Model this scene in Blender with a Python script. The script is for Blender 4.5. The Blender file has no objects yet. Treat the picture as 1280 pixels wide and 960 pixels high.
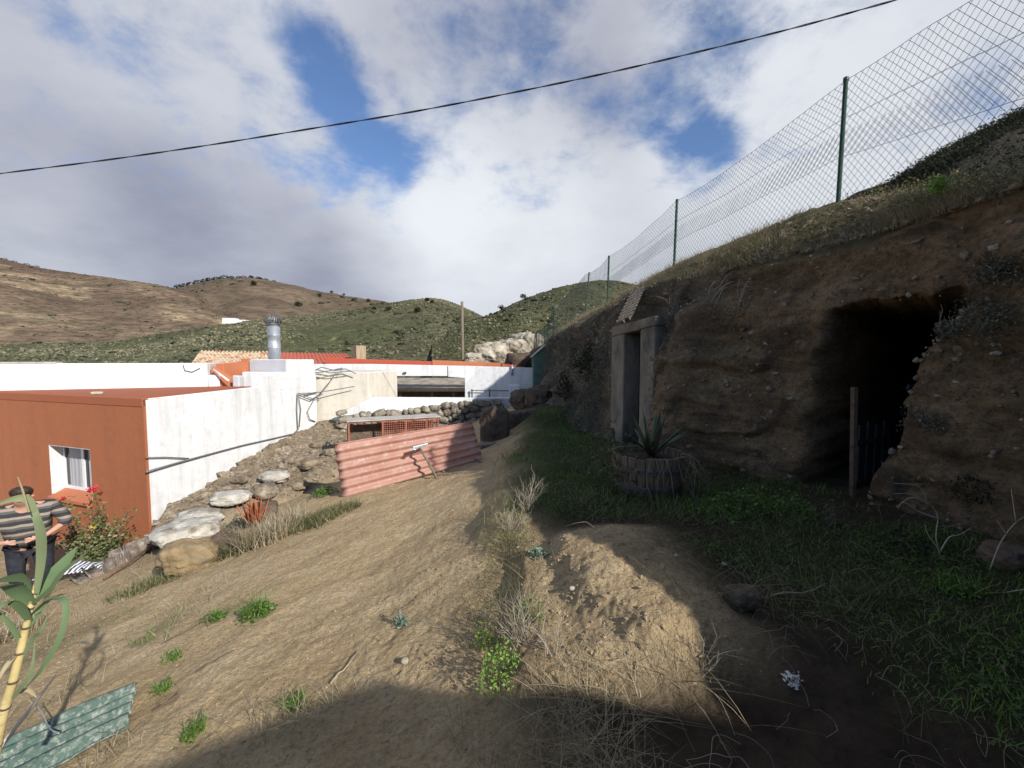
import bpy, bmesh, math, random
import numpy as np
from mathutils import Vector, Matrix

random.seed(7)
rng = np.random.default_rng(7)
SC = bpy.context.scene
COL = SC.collection
F = 520.0                      # focal length in pixels of the 1280 px wide photograph
TH = math.atan(30.0 / F)       # camera looks slightly down; the eye is the origin, z up, y forward
CT, ST = math.cos(TH), math.sin(TH)
SUN = Vector((1.22, -1.25, 1.0)).normalized()

# ------------------------------------------------------------------ helpers
def ray(px, py):
    u = (px - 640) / F; v = -(py - 480) / F
    return np.array((u, CT + v * ST, -ST + v * CT))

def P(px, py, Y):
    d = ray(px, py); return Vector(d * (Y / d[1]))

def hit_plane(px, py, p0, n):
    d = Vector(ray(px, py)); n = Vector(n)
    return d * (Vector(p0).dot(n) / d.dot(n))

def _hash(ix, iy, iz, seed):
    h = (ix * 374761393 + iy * 668265263 + iz * 2147483647 + seed * 1442695041) & 0xFFFFFFFF
    h = ((h ^ (h >> 13)) * 1274126177) & 0xFFFFFFFF
    h = ((h ^ (h >> 16)) * 2246822519) & 0xFFFFFFFF
    return ((h ^ (h >> 15)) & 0xFFFFFF) / float(0xFFFFFF)

def vnoise(x, y, z=0.0, seed=0):
    x, y, z = np.broadcast_arrays(np.asarray(x, float), np.asarray(y, float), np.asarray(z, float))
    xi = np.floor(x).astype(np.int64); yi = np.floor(y).astype(np.int64); zi = np.floor(z).astype(np.int64)
    fx, fy, fz = x - xi, y - yi, z - zi
    fx = fx * fx * (3 - 2 * fx); fy = fy * fy * (3 - 2 * fy); fz = fz * fz * (3 - 2 * fz)
    r = 0
    for a in (0, 1):
        for b in (0, 1):
            for c in (0, 1):
                w = (fx if a else 1 - fx) * (fy if b else 1 - fy) * (fz if c else 1 - fz)
                r = r + w * _hash(xi + a, yi + b, zi + c, seed)
    return r * 2 - 1

def fbm(x, y, z=0.0, seed=0, octv=4, gain=0.5):
    r = 0; a = 1.0; s = 0
    for i in range(octv):
        r = r + a * vnoise(np.asarray(x) * 2 ** i, np.asarray(y) * 2 ** i, np.asarray(z) * 2 ** i, seed + i * 17)
        s += a; a *= gain
    return r / s

def sst(a, b, x):
    t = np.clip((np.asarray(x, float) - a) / (b - a), 0, 1); return t * t * (3 - 2 * t)

def link(o, parent=None):
    COL.objects.link(o)
    if parent is not None: o.parent = parent
    return o

def tag(o, label=None, cat=None, group=None, kind=None):
    if label: o['label'] = label
    if cat: o['category'] = cat
    if group: o['group'] = group
    if kind: o['kind'] = kind
    return o

def empty(name, loc, label, cat, group=None):
    o = bpy.data.objects.new(name, None); o.location = Vector(loc); link(o)
    bpy.context.view_layer.update()
    return tag(o, label, cat, group)

def np_mesh(name, V, Fq, mat, parent=None, origin=None, smooth=True, attrs=None):
    V = np.asarray(V, np.float32).reshape(-1, 3).copy()
    Fq = np.asarray(Fq, np.int32); n, k = Fq.shape
    if parent is not None: origin = world_loc(parent)
    if origin is None: origin = (float(V[:, 0].mean()), float(V[:, 1].mean()), float(V[:, 2].min()))
    og = np.array(list(origin), np.float32)
    V -= og
    me = bpy.data.meshes.new(name)
    me.vertices.add(len(V)); me.vertices.foreach_set('co', V.ravel())
    me.loops.add(n * k); me.loops.foreach_set('vertex_index', Fq.ravel())
    me.polygons.add(n)
    me.polygons.foreach_set('loop_start', np.arange(0, n * k, k, dtype=np.int32))
    me.polygons.foreach_set('use_smooth', np.full(n, smooth, bool))
    me.update(calc_edges=True)
    for an, av in (attrs or {}).items():
        at = me.attributes.new(an, 'FLOAT', 'POINT'); at.data.foreach_set('value', np.asarray(av, np.float32))
    me.materials.append(mat)
    o = bpy.data.objects.new(name, me)
    link(o, parent)
    if parent is None: o.location = Vector(og.tolist())
    return o

class MB:
    """collects shapes in world coordinates, builds ONE mesh object"""
    def __init__(s): s.v = []; s.f = []; s.var = []
    def add(s, V, Fs, var=0.5):
        o = len(s.v); s.v += [tuple(p) for p in V]; s.f += [tuple(i + o for i in f) for f in Fs]
        s.var += [var] * len(V); return s
    def hexa(s, b, t, var=.5):
        n = len(b); V = list(b) + list(t)
        Fs = [tuple(range(n))[::-1], tuple(range(n, 2 * n))] + [(i, (i + 1) % n, n + (i + 1) % n, n + i) for i in range(n)]
        return s.add(V, Fs, var)
    def box(s, c, size, rz=0, M=None, var=.5):
        x, y, z = (q / 2 for q in size); c = Vector(c)
        R = M if M is not None else Matrix.Rotation(rz, 3, 'Z')
        b = [c + R @ Vector(p) for p in ((-x, -y, -z), (x, -y, -z), (x, y, -z), (-x, y, -z))]
        t = [c + R @ Vector(p) for p in ((-x, -y, z), (x, -y, z), (x, y, z), (-x, y, z))]
        return s.hexa(b, t, var)
    def bar(s, a, b, w, h, up=(0, 0, 1), var=.5):
        a, b = Vector(a), Vector(b); d = (b - a).normalized(); side = d.cross(Vector(up))
        if side.length < 1e-4: side = d.cross(Vector((1, 0, 0)))
        side.normalize(); u = side.cross(d)
        q = [(-w / 2, -h / 2), (w / 2, -h / 2), (w / 2, h / 2), (-w / 2, h / 2)]
        return s.hexa([a + side * i + u * j for i, j in q], [b + side * i + u * j for i, j in q], var)
    def wall(s, a, b, z0, z1, th, z0b=None, z1b=None, var=.5):
        """vertical wall from a to b (xy), thickness to the left of a->b"""
        a, b = Vector((a[0], a[1], 0)), Vector((b[0], b[1], 0)); d = (b - a).normalized(); n = Vector((-d.y, d.x, 0)) * th
        z0b = z0 if z0b is None else z0b; z1b = z1 if z1b is None else z1b
        Z = lambda p, z: Vector((p.x, p.y, z))
        return s.hexa([Z(a, z0), Z(b, z0b), Z(b + n, z0b), Z(a + n, z0)], [Z(a, z1), Z(b, z1b), Z(b + n, z1b), Z(a + n, z1)], var)
    def tube(s, pts, r, n=6, var=.5, cap=True):
        pts = [Vector(p) for p in pts]; m = len(pts)
        rr = r if hasattr(r, '__len__') else [r] * m
        V = []; prev = None
        for i, p in enumerate(pts):
            d = (pts[min(i + 1, m - 1)] - pts[max(i - 1, 0)])
            d = d.normalized() if d.length > 1e-9 else Vector((0, 0, 1))
            if prev is None:
                a = d.cross(Vector((0, 0, 1)))
                if a.length < .05: a = d.cross(Vector((1, 0, 0)))
            else:
                a = prev - d * prev.dot(d)
            a.normalize(); prev = a; b = d.cross(a)
            for k in range(n):
                t = 2 * math.pi * k / n; V.append(p + (a * math.cos(t) + b * math.sin(t)) * rr[i])
        Fs = [(i * n + k, i * n + (k + 1) % n, (i + 1) * n + (k + 1) % n, (i + 1) * n + k) for i in range(m - 1) for k in range(n)]
        if cap: Fs += [tuple(range(n))[::-1], tuple(range((m - 1) * n, m * n))]
        return s.add(V, Fs, var)
    def lathe(s, c, prof, n=24, jit=0, var=.5, caps=True):
        c = Vector(c); V = []
        for i, (r, z) in enumerate(prof):
            for k in range(n):
                t = 2 * math.pi * k / n
                V.append(c + Vector((r * math.cos(t), r * math.sin(t), z)))
        m = len(prof)
        Fs = [(i * n + k, i * n + (k + 1) % n, (i + 1) * n + (k + 1) % n, (i + 1) * n + k) for i in range(m - 1) for k in range(n)]
        if caps: Fs += [tuple(range(n))[::-1], tuple(range((m - 1) * n, m * n))]
        return s.add(V, Fs, var)
    def strip(s, pts, widths, side, var=.5, fold=0.0):
        """a leaf: three points across (folded midrib), double sided by nature"""
        V = []; m = len(pts); side = Vector(side).normalized()
        for i, p in enumerate(pts):
            p = Vector(p); d = Vector(pts[min(i + 1, m - 1)]) - Vector(pts[max(i - 1, 0)]); d.normalize()
            sd = side - d * side.dot(d); sd.normalize(); nrm = sd.cross(d); w = widths[i] / 2
            V += [p - sd * w + nrm * fold * w, p, p + sd * w + nrm * fold * w]
        Fs = []
        for i in range(m - 1):
            a = i * 3; Fs += [(a, a + 1, a + 4, a + 3), (a + 1, a + 2, a + 5, a + 4)]
        return s.add(V, Fs, var)
    def build(s, name, mat, parent=None, origin=None, smooth=False, bevel=0, solid=0):
        V = np.array([tuple(p) for p in s.v], float)
        if parent is not None: origin = world_loc(parent)
        if origin is None: origin = (V[:, 0].mean(), V[:, 1].mean(), V[:, 2].min())
        og = Vector(origin)
        me = bpy.data.meshes.new(name)
        me.from_pydata([tuple(Vector(p) - og) for p in s.v], [], s.f); me.update()
        at = me.attributes.new('var', 'FLOAT', 'POINT'); at.data.foreach_set('value', np.array(s.var, np.float32))
        if smooth: me.polygons.foreach_set('use_smooth', [True] * len(me.polygons))
        me.materials.append(mat)
        o = bpy.data.objects.new(name, me); link(o, parent)
        if parent is None: o.location = og
        if bevel:
            m = o.modifiers.new('bevel', 'BEVEL'); m.width = bevel; m.segments = 2; m.limit_method = 'ANGLE'
        if solid:
            m = o.modifiers.new('solid', 'SOLIDIFY'); m.thickness = solid; m.offset = 0
        return o

def world_loc(o):
    p = Vector(o.location)
    while o.parent is not None:
        o = o.parent; p = p + Vector(o.location)
    return p

def copy_tree(o, parent=None):
    c = o.copy(); COL.objects.link(c); c.parent = parent
    for ch in list(o.children): copy_tree(ch, c)
    return c

# ------------------------------------------------------------------ materials
class NT:
    def __init__(s, name):
        s.m = bpy.data.materials.new(name); s.m.use_nodes = True; s.t = s.m.node_tree; s.n = s.t.nodes; s.n.clear()
        s.out = s.n.new('ShaderNodeOutputMaterial'); s.b = s.n.new('ShaderNodeBsdfPrincipled')
        s.l(s.b.outputs[0], s.out.inputs[0])
        s.b.inputs['Specular IOR Level'].default_value = .25
    def l(s, a, b): s.t.links.new(a, b)
    def pos(s, scale=(1, 1, 1), coord='world'):
        if coord == 'world': g = s.n.new('ShaderNodeNewGeometry').outputs['Position']
        else: g = s.n.new('ShaderNodeTexCoord').outputs['Object']
        mp = s.n.new('ShaderNodeMapping'); mp.inputs['Scale'].default_value = scale
        s.l(g, mp.inputs['Vector']); return mp.outputs[0]
    def noise(s, vec, scale, detail=6, rough=.6, dist=0):
        n = s.n.new('ShaderNodeTexNoise'); n.inputs['Scale'].default_value = scale; n.inputs['Detail'].default_value = detail
        n.inputs['Roughness'].default_value = rough; n.inputs['Distortion'].default_value = dist
        s.l(vec, n.inputs['Vector']); return n.outputs[0]
    def ramp(s, fac, stops, interp='LINEAR'):
        r = s.n.new('ShaderNodeValToRGB'); e = r.color_ramp.elements; r.color_ramp.interpolation = interp
        while len(e) < len(stops): e.new(.5)
        for i, (p, c) in enumerate(stops):
            e[i].position = p; e[i].color = (*c, 1) if hasattr(c, '__len__') else (c, c, c, 1)
        s.l(fac, r.inputs[0]); return r.outputs[0]
    def mix(s, f, a, b, mode='MIX'):
        m = s.n.new('ShaderNodeMix'); m.data_type = 'RGBA'; m.blend_type = mode
        for i, v in ((0, f), (6, a), (7, b)):
            if hasattr(v, 'is_linked') or hasattr(v, 'links'): s.l(v, m.inputs[i])
            elif i == 0: m.inputs[0].default_value = v
            else: m.inputs[i].default_value = (*v, 1)
        return m.outputs[2]
    def math(s, op, a, b=0.0):
        m = s.n.new('ShaderNodeMath'); m.operation = op
        for i, v in ((0, a), (1, b)):
            if hasattr(v, 'links'): s.l(v, m.inputs[i])
            else: m.inputs[i].default_value = v
        return m.outputs[0]
    def attr(s, name):
        a = s.n.new('ShaderNodeAttribute'); a.attribute_name = name; return a.outputs['Fac']
    def bump(s, h, strength=.5, dist=.02):
        b = s.n.new('ShaderNodeBump'); b.inputs['Strength'].default_value = strength; b.inputs['Distance'].default_value = dist
        s.l(h, b.inputs['Height']); s.l(b.outputs[0], s.b.inputs['Normal']); return s
    def col(s, c):
        if hasattr(c, 'links'): s.l(c, s.b.inputs['Base Color'])
        else: s.b.inputs['Base Color'].default_value = (*c, 1)
        return s
    def rough(s, r): s.b.inputs['Roughness'].default_value = r; return s

def speckle(name, c0, c1, scale=6, rough=.9, bump=.4, bdist=.01, bscale=40, stretch=(1, 1, 1), coord='world', c2=None, s2=1.2, metal=0, lo=.35, hi=.65):
    t = NT(name); v = t.pos(stretch, coord)
    c = t.ramp(t.noise(v, scale), [(lo, c0), (hi, c1)])
    if c2 is not None:
        c = t.mix(t.ramp(t.noise(v, s2, 5, .65), [(.5, 0.0), (.66, 1.0)]), c, c2)
    t.col(c).rough(rough).bump(t.noise(v, bscale, 5), bump, bdist)
    t.b.inputs['Metallic'].default_value = metal
    return t.m

def leafmat(name, stops, trans=.3, rough=.55):
    """colour by the per-leaf 'var' value, a little light through the blade"""
    t = NT(name); c = t.ramp(t.attr('var'), stops); t.col(c).rough(rough)
    tr = t.n.new('ShaderNodeBsdfTranslucent'); t.l(c, tr.inputs[0])
    ms = t.n.new('ShaderNodeMixShader'); ms.inputs[0].default_value = trans
    t.l(t.b.outputs[0], ms.inputs[1]); t.l(tr.outputs[0], ms.inputs[2]); t.l(ms.outputs[0], t.out.inputs[0])
    return t.m

def ground_mat():
    t = NT('ground_soil'); v = t.pos()
    tan = t.ramp(t.noise(v, 2.2, 8, .65), [(.3, (.4, .285, .155)), (.5, (.52, .385, .215)), (.7, (.61, .465, .28))])
    tan = t.mix(t.ramp(t.noise(v, 38, 6, .75), [(.46, .0), (.62, .6)]), tan, (.22, .16, .095)); tan = t.mix(t.ramp(t.noise(v, 95, 3, .6), [(.58, .0), (.68, .6)]), tan, (.5, .42, .3))
    soil = t.ramp(t.noise(v, 5, 8), [(.3, (.036, .027, .018)), (.7, (.085, .063, .042))])  # darker soil, its tone also lowered to stand in for shade
    grn = t.ramp(t.noise(v, 9, 8), [(.3, (.035, .036, .018)), (.7, (.065, .075, .03))])
    rub = t.ramp(t.noise(v, 7, 8, .7), [(.25, (.11, .085, .058)), (.5, (.24, .19, .13)), (.75, (.38, .31, .22))])
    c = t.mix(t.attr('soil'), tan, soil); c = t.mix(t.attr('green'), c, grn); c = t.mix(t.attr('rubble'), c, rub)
    h = t.math('ADD', t.noise(v, 60, 6, .7), t.math('MULTIPLY', t.noise(v, 14, 6), 1.5))
    t.col(c).rough(.95).bump(h, 1.0, .03); t.b.inputs['Specular IOR Level'].default_value = .1
    return t.m

def bank_mat():
    t = NT('bank_earth'); v = t.pos((1, 1, 1)); vs = t.pos((.9, .9, 2.6))
    c = t.ramp(t.noise(vs, 1.6, 10, .7, .8), [(.28, (.1, .065, .04)), (.42, (.24, .16, .09)), (.56, (.37, .255, .145)), (.72, (.5, .37, .22))])
    c = t.mix(t.ramp(t.noise(v, 3.0, 8, .7), [(.5, 0.0), (.66, .7)]), c, (.13, .105, .08)); c = t.mix(t.ramp(t.noise(v, 26, 5, .75), [(.47, 0.0), (.64, .6)]), c, (.06, .045, .032))
    c = t.mix(t.math('MULTIPLY', t.attr('grey'), t.ramp(t.noise(v, 5, 8, .7), [(.35, .25), (.6, 1.0)])), c, (.13, .12, .1))
    top = t.ramp(t.noise(v, 3, 8, .7), [(.3, (.1, .085, .045)), (.5, (.2, .16, .09)), (.7, (.13, .13, .06))])
    c = t.mix(t.attr('grassy'), c, top)
    c = t.mix(t.attr('rock'), c, t.ramp(t.noise(v, 2.5, 8, .7), [(.3, (.022, .02, .016)), (.7, (.075, .068, .05))]))
    h = t.math('ADD', t.noise(t.pos((.7, .7, 4)), 8, 9, .75), t.noise(v, 34, 6, .75))
    t.col(c).rough(.95).bump(h, 1.0, .06); t.b.inputs['Specular IOR Level'].default_value = .1
    return t.m

def hill_mat(name, stops, sc=.02, fine=.25, patch=None, psc=.012, aniso=(1, 1, 3), bump=2.5):
    t = NT(name); v = t.pos(aniso)
    c = t.ramp(t.noise(v, sc, 10, .68), stops)
    if patch: c = t.mix(t.ramp(t.noise(v, psc, 6, .6), [(.47, 0.0), (.6, 1.0)]), c, patch)
    f = t.noise(v, fine, 6, .7)
    c = t.mix(t.ramp(f, [(.38, .75), (.58, 0.0)]), c, (.05, .05, .028))
    t.col(c).rough(1).bump(f, .8, bump); t.b.inputs['Specular IOR Level'].default_value = 0.05
    return t.m

def plaster(name, base, stain, dirt=.25, rough=.85):
    t = NT(name); v = t.pos(); vz = t.pos((2.2, 2.2, .35))
    c = t.mix(t.math('MULTIPLY', t.ramp(t.noise(vz, 1.6, 8, .65), [(.48, 0.0), (.75, 1.0)]), dirt), base, stain)
    c = t.mix(t.math('MULTIPLY', t.ramp(t.noise(v, 5, 8, .7), [(.5, 0.0), (.7, 1.0)]), dirt * .6), c, stain)
    t.col(c).rough(rough).bump(t.math('ADD', t.noise(v, 35, 5), t.math('MULTIPLY', t.noise(v, 4, 5), 2.5)), .35, .012)
    return t.m

M = {}
M['ground'] = ground_mat(); M['bank'] = bank_mat()
M['white'] = plaster('white_plaster', (.7, .695, .685), (.43, .41, .38), .7)
M['white_grey'] = plaster('grey_plaster', (.48, .48, .49), (.34, .33, .32), .5)
M['orange'] = plaster('terracotta_paint', (.36, .125, .055), (.24, .095, .05), .5)
M['orange_roof'] = plaster('terracotta_roof_paint', (.33, .105, .05), (.25, .09, .05), .45)
M['orange_light'] = plaster('faded_orange_paint', (.46, .16, .075), (.36, .14, .08), .4)
M['red_paint'] = plaster('red_roof_paint', (.42, .09, .05), (.3, .08, .05), .35)
M['beige'] = plaster('beige_render', (.64, .59, .49), (.42, .37, .3), .6)
M['concrete'] = speckle('weathered_concrete', (.16, .137, .104), (.28, .245, .19), 3, .9, .5, .01, 40, (1, 1, .5), c2=(.09, .08, .066), s2=2.5)
M['door_dark'] = speckle('dark_painted_wood', (.012, .014, .018), (.024, .028, .036), 6, .7, .3, .005, 30, (8, 8, .6))
M['wood_grey'] = speckle('weathered_wood', (.09, .075, .06), (.24, .2, .155), 5, .85, .5, .006, 30, (6, 6, 1))
M['wood_barrel'] = speckle('old_oak_staves', (.105, .078, .054), (.27, .205, .145), 5, .85, .5, .008, 25, (9, 9, .8))
M['wood_pole'] = speckle('pole_wood', (.12, .095, .07), (.22, .18, .13), 5, .85, .4, .005, 30, (6, 6, .6))
M['wood_tan'] = speckle('tan_boards', (.34, .25, .15), (.5, .4, .26), 4, .8, .3, .005, 30, (5, 5, .5))
M['galv'] = speckle('galvanised_steel', (.33, .35, .37), (.48, .5, .52), 6, .42, .1, .003, 30, metal=.55)
M['cap_dark'] = speckle('tarnished_steel', (.09, .09, .085), (.2, .19, .18), 12, .5, .2, .004, 30, metal=.5)
M['iron'] = speckle('rusty_iron', (.09, .05, .035), (.18, .1, .07), 20, .8, .4, .003, 60)
M['cable'] = speckle('black_cable', (.012, .012, .013), (.03, .03, .03), 30, .6, .1, .001, 80)
M['grey_cable'] = speckle('grey_cable', (.1, .1, .105), (.2, .2, .2), 30, .6, .1, .001, 80)
M['fence_green'] = speckle('green_fence_paint', (.012, .04, .026), (.03, .075, .05), 20, .5, .1, .001, 60)
M['wire'] = speckle('green_coated_wire', (.035, .05, .042), (.08, .1, .085), 20, .5, .1, .001, 60)
M['green_sheet_far'] = speckle('green_shed_paint', (.06, .11, .085), (.11, .17, .135), 4, .6, .2, .005, 30)
M['glass'] = speckle('window_glass', (.03, .035, .04), (.05, .055, .06), 2, .08, .0, .001, 5)
M['curtain'] = speckle('grey_curtain', (.3, .3, .31), (.42, .42, .43), 3, .9, .3, .01, 10, (9, 9, .3))
M['frame_white'] = speckle('white_window_frame', (.68, .68, .68), (.76, .76, .75), 5, .4, .05, .001, 30)
M['rock'] = speckle('brown_rock', (.1, .078, .056), (.24, .19, .135), 5, .95, .9, .02, 18, c2=(.34, .3, .23), s2=4)
M['rock_ochre'] = speckle('ochre_rock', (.17, .12, .06), (.3, .22, .12), 6, .95, .8, .02, 18, c2=(.2, .17, .12), s2=5)
M['rock_white'] = speckle('whitewashed_rock', (.32, .29, .235), (.52, .49, .43), 7, .95, .9, .025, 22, c2=(.18, .145, .1), s2=3.4)
M['rock_pale'] = speckle('pale_rock', (.3, .255, .19), (.52, .46, .36), 1.6, .95, .9, .15, 4, c2=(.12, .1, .07), s2=1.5)
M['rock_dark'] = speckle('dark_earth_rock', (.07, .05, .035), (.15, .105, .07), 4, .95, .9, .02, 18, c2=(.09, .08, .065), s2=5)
M['stone_grey'] = speckle('wall_stone', (.11, .092, .07), (.28, .24, .18), 4, .95, .9, .02, 18, c2=(.38, .34, .27), s2=5)
M['clod'] = speckle('soil_clods', (.2, .145, .09), (.36, .28, .18), 30, .95, .5, .005, 60)
M['rubble'] = speckle('rubble_stone', (.1, .078, .052), (.27, .21, .14), 6, .95, .7, .012, 30, c2=(.34, .29, .22), s2=2.5)
M['pot_soil'] = speckle('pot_soil', (.03, .022, .016), (.07, .05, .036), 20, .95, .7, .01, 40)
M['hutch_red'] = speckle('red_hutch_paint', (.28, .09, .06), (.4, .15, .1), 10, .8, .2, .002, 50)
M['slab'] = speckle('grey_slab', (.32, .29, .25), (.46, .43, .38), 5, .9, .4, .006, 30)
M['skin'] = speckle('skin', (.45, .25, .175), (.52, .3, .215), 12, .5, .05, .001, 60)
M['hair'] = speckle('dark_hair', (.02, .012, .009), (.06, .035, .025), 40, .6, .5, .004, 90, (1, 1, .3))
M['trousers'] = speckle('dark_trousers', (.016, .017, .024), (.035, .036, .046), 15, .9, .3, .004, 60)
M['shoe'] = speckle('dark_shoe', (.02, .018, .016), (.04, .036, .03), 15, .7, .2, .003, 60)
M['terracotta'] = speckle('old_roof_tile', (.1, .08, .065), (.2, .16, .13), 12, .9, .4, .005, 50, c2=(.3, .26, .21), s2=9)
def tiles_mat(name, a, b, c2):
    t = NT(name); v = t.pos()
    c = t.ramp(t.noise(v, 5, 6, .7), [(.3, a), (.6, b)]); c = t.mix(t.ramp(t.noise(v, 3, 6, .7), [(.42, 0.0), (.52, 1.0)]), c, c2)
    t.col(c).rough(.9); return t.m
M['tile_lichen'] = tiles_mat('lichened_tiles', (.3, .09, .05), (.42, .16, .09), (.56, .47, .32))
M['tile_red'] = tiles_mat('red_tiles', (.36, .08, .05), (.46, .13, .08), (.4, .13, .085))
M['shed_roof'] = speckle('old_fibre_roof', (.22, .19, .15), (.36, .31, .25), 3, .9, .4, .01, 20, (1, 1, 1), c2=(.15, .13, .1), s2=2)

def corr_mat(name, a, b, wear, s=2.0, wl=.52, st=(1, 1, 1)):
    t = NT(name); v = t.pos(st)
    c = t.ramp(t.noise(v, s, 8, .65), [(.3, a), (.7, b)])
    c = t.mix(t.ramp(t.noise(v, s * 3, 8, .75), [(wl, 0.0), (wl + .16, .8)]), c, wear)
    t.col(c).rough(.8).bump(t.noise(v, 50, 5), .3, .004); return t.m
M['pink'] = corr_mat('pink_painted_sheet', (.4, .2, .148), (.5, .295, .228), (.58, .47, .4), 2.5, .52)
M['teal'] = corr_mat('weathered_green_sheet', (.05, .088, .07), (.11, .16, .125), (.38, .38, .32), 9, .48, (1, 1, 1))

M['dry'] = leafmat('dry_grass', [(0, (.2, .15, .085)), (.5, (.34, .28, .17)), (1, (.5, .44, .31))], .25, .7)
M['green'] = leafmat('green_grass', [(0, (.065, .12, .024)), (.5, (.14, .25, .045)), (1, (.24, .32, .09))], .35, .6)
M['scrub'] = leafmat('hill_scrub', [(0, (.04, .042, .024)), (.5, (.085, .088, .048)), (.8, (.145, .138, .078)), (1, (.22, .195, .12))], .05, .9)
M['cover'] = leafmat('ground_cover_leaf', [(0, (.045, .08, .024)), (.5, (.085, .145, .04)), (1, (.16, .2, .08))], .25, .6)
M['mixed'] = leafmat('mixed_grass', [(0, (.045, .06, .022)), (.4, (.1, .125, .04)), (.65, (.2, .18, .09)), (1, (.36, .3, .18))], .3, .65)
M['weed'] = leafmat('weed_leaf', [(0, (.05, .1, .02)), (.5, (.1, .19, .035)), (1, (.17, .28, .06))], .35, .5)
M['bright'] = leafmat('bright_green_leaf', [(0, (.1, .18, .03)), (.5, (.2, .34, .06)), (1, (.32, .45, .1))], .35, .5)
M['geranium'] = leafmat('geranium_leaf', [(0, (.055, .08, .025)), (.45, (.13, .17, .055)), (.75, (.23, .25, .11)), (1, (.4, .32, .2))], .3, .5)
M['greyshrub'] = leafmat('grey_green_leaf', [(0, (.06, .06, .045)), (.5, (.13, .135, .1)), (1, (.24, .24, .18))], .2, .7)
M['teal_leaf'] = leafmat('blue_green_leaf', [(0, (.1, .16, .115)), (.5, (.17, .25, .185)), (1, (.26, .34, .26))], .25, .6)
M['red_petal'] = leafmat('red_petals', [(0, (.5, .02, .03)), (.5, (.7, .04, .06)), (1, (.8, .1, .12))], .3, .5)
M['yellow_petal'] = leafmat('yellow_leaf', [(0, (.6, .45, .05)), (1, (.7, .55, .1))], .3, .5)
M['white_petal'] = leafmat('white_petals', [(0, (.6, .6, .57)), (1, (.8, .8, .77))], .2, .6)
M['agave'] = leafmat('agave_leaf', [(0, (.07, .085, .055)), (.5, (.12, .145, .09)), (1, (.2, .2, .11))], .1, .5)
M['aloe'] = leafmat('red_aloe_leaf', [(0, (.3, .085, .04)), (.5, (.42, .13, .06)), (1, (.48, .22, .1))], .2, .5)
M['cane_leaf'] = leafmat('cane_leaf', [(0, (.09, .15, .06)), (.5, (.2, .28, .14)), (.8, (.3, .38, .2)), (1, (.36, .38, .2))], .35, .4)
M['dead_leaf'] = leafmat('dead_leaf', [(0, (.3, .24, .13)), (1, (.5, .43, .28))], .25, .7)
M['knoll'] = leafmat('knoll_leaf', [(0, (.014, .017, .009)), (.5, (.035, .04, .02)), (1, (.085, .08, .045))], .1, .9)
M['twig'] = leafmat('dry_twig', [(0, (.2, .16, .115)), (.5, (.34, .29, .22)), (1, (.5, .45, .36))], .0, .8)
M['bark'] = speckle('shrub_bark', (.07, .05, .035), (.15, .11, .08), 15, .9, .5, .004, 60)
def cane_mat():
    t = NT('cane_stem'); v = t.pos((1, 1, 1), 'obj'); c = t.ramp(t.noise(v, 9, 6), [(.35, (.42, .31, .12)), (.65, (.6, .49, .24))])
    w = t.ramp(t.noise(t.pos((3, 3, 30), 'obj'), 3, 3), [(.6, 0.0), (.66, .7)]); t.col(t.mix(w, c, (.12, .08, .04))).rough(.5); return t.m
M['cane'] = cane_mat()
def stripe_mat():
    t = NT('striped_knit'); v = t.n.new('ShaderNodeTexCoord').outputs['Object']
    sx = t.n.new('ShaderNodeSeparateXYZ'); t.l(v, sx.inputs[0])
    z = t.math('ADD', sx.outputs[2], t.math('MULTIPLY', t.noise(v, 6, 3), .05))
    w = t.math('FRACT', t.math('MULTIPLY', z, 8.2))
    c = t.ramp(w, [(0, (.035, .035, .036)), (.28, (.035, .035, .036)), (.34, (.09, .085, .085)), (.56, (.09, .085, .085)), (.62, (.27, .22, .17)), (.84, (.27, .22, .17)), (.92, (.035, .035, .036))], 'LINEAR')
    t.col(c).rough(.95).bump(t.noise(v, 90, 4), .3, .004); return t.m
M['knit'] = stripe_mat()
def zebra_mat():
    t = NT('striped_bag'); v = t.pos((1, 1, 1)); w = t.n.new('ShaderNodeTexWave'); w.inputs['Scale'].default_value = 6; w.inputs['Distortion'].default_value = 3
    t.l(v, w.inputs[0]); t.col(t.ramp(w.outputs[1], [(.4, (.05, .05, .055)), (.55, (.62, .63, .66))])).rough(.6); return t.m
M['zebra'] = zebra_mat()
M['hill_brown'] = hill_mat('brown_hill', [(.3, (.11, .072, .053)), (.44, (.175, .118, .085)), (.54, (.235, .165, .112)), (.64, (.4, .3, .185))], .03, .2, (.15, .095, .07), .009, (1, 1, 4))
M['hill_brown_far'] = hill_mat('far_brown_hill', [(.3, (.11, .075, .055)), (.5, (.15, .105, .074)), (.72, (.2, .148, .1))], .02, .1, None, .01, (1, 1, 3))
M['hill_green'] = hill_mat('green_hill', [(.28, (.075, .07, .042)), (.44, (.13, .12, .07)), (.56, (.2, .182, .105)), (.7, (.3, .255, .16))], .04, .4, (.12, .125, .06), .02)
M['hill_right'] = hill_mat('rocky_hill', [(.25, (.085, .07, .042)), (.45, (.12, .12, .055)), (.6, (.17, .16, .08)), (.78, (.27, .19, .13))], .05, .4, (.1, .1, .055), .025)

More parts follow.
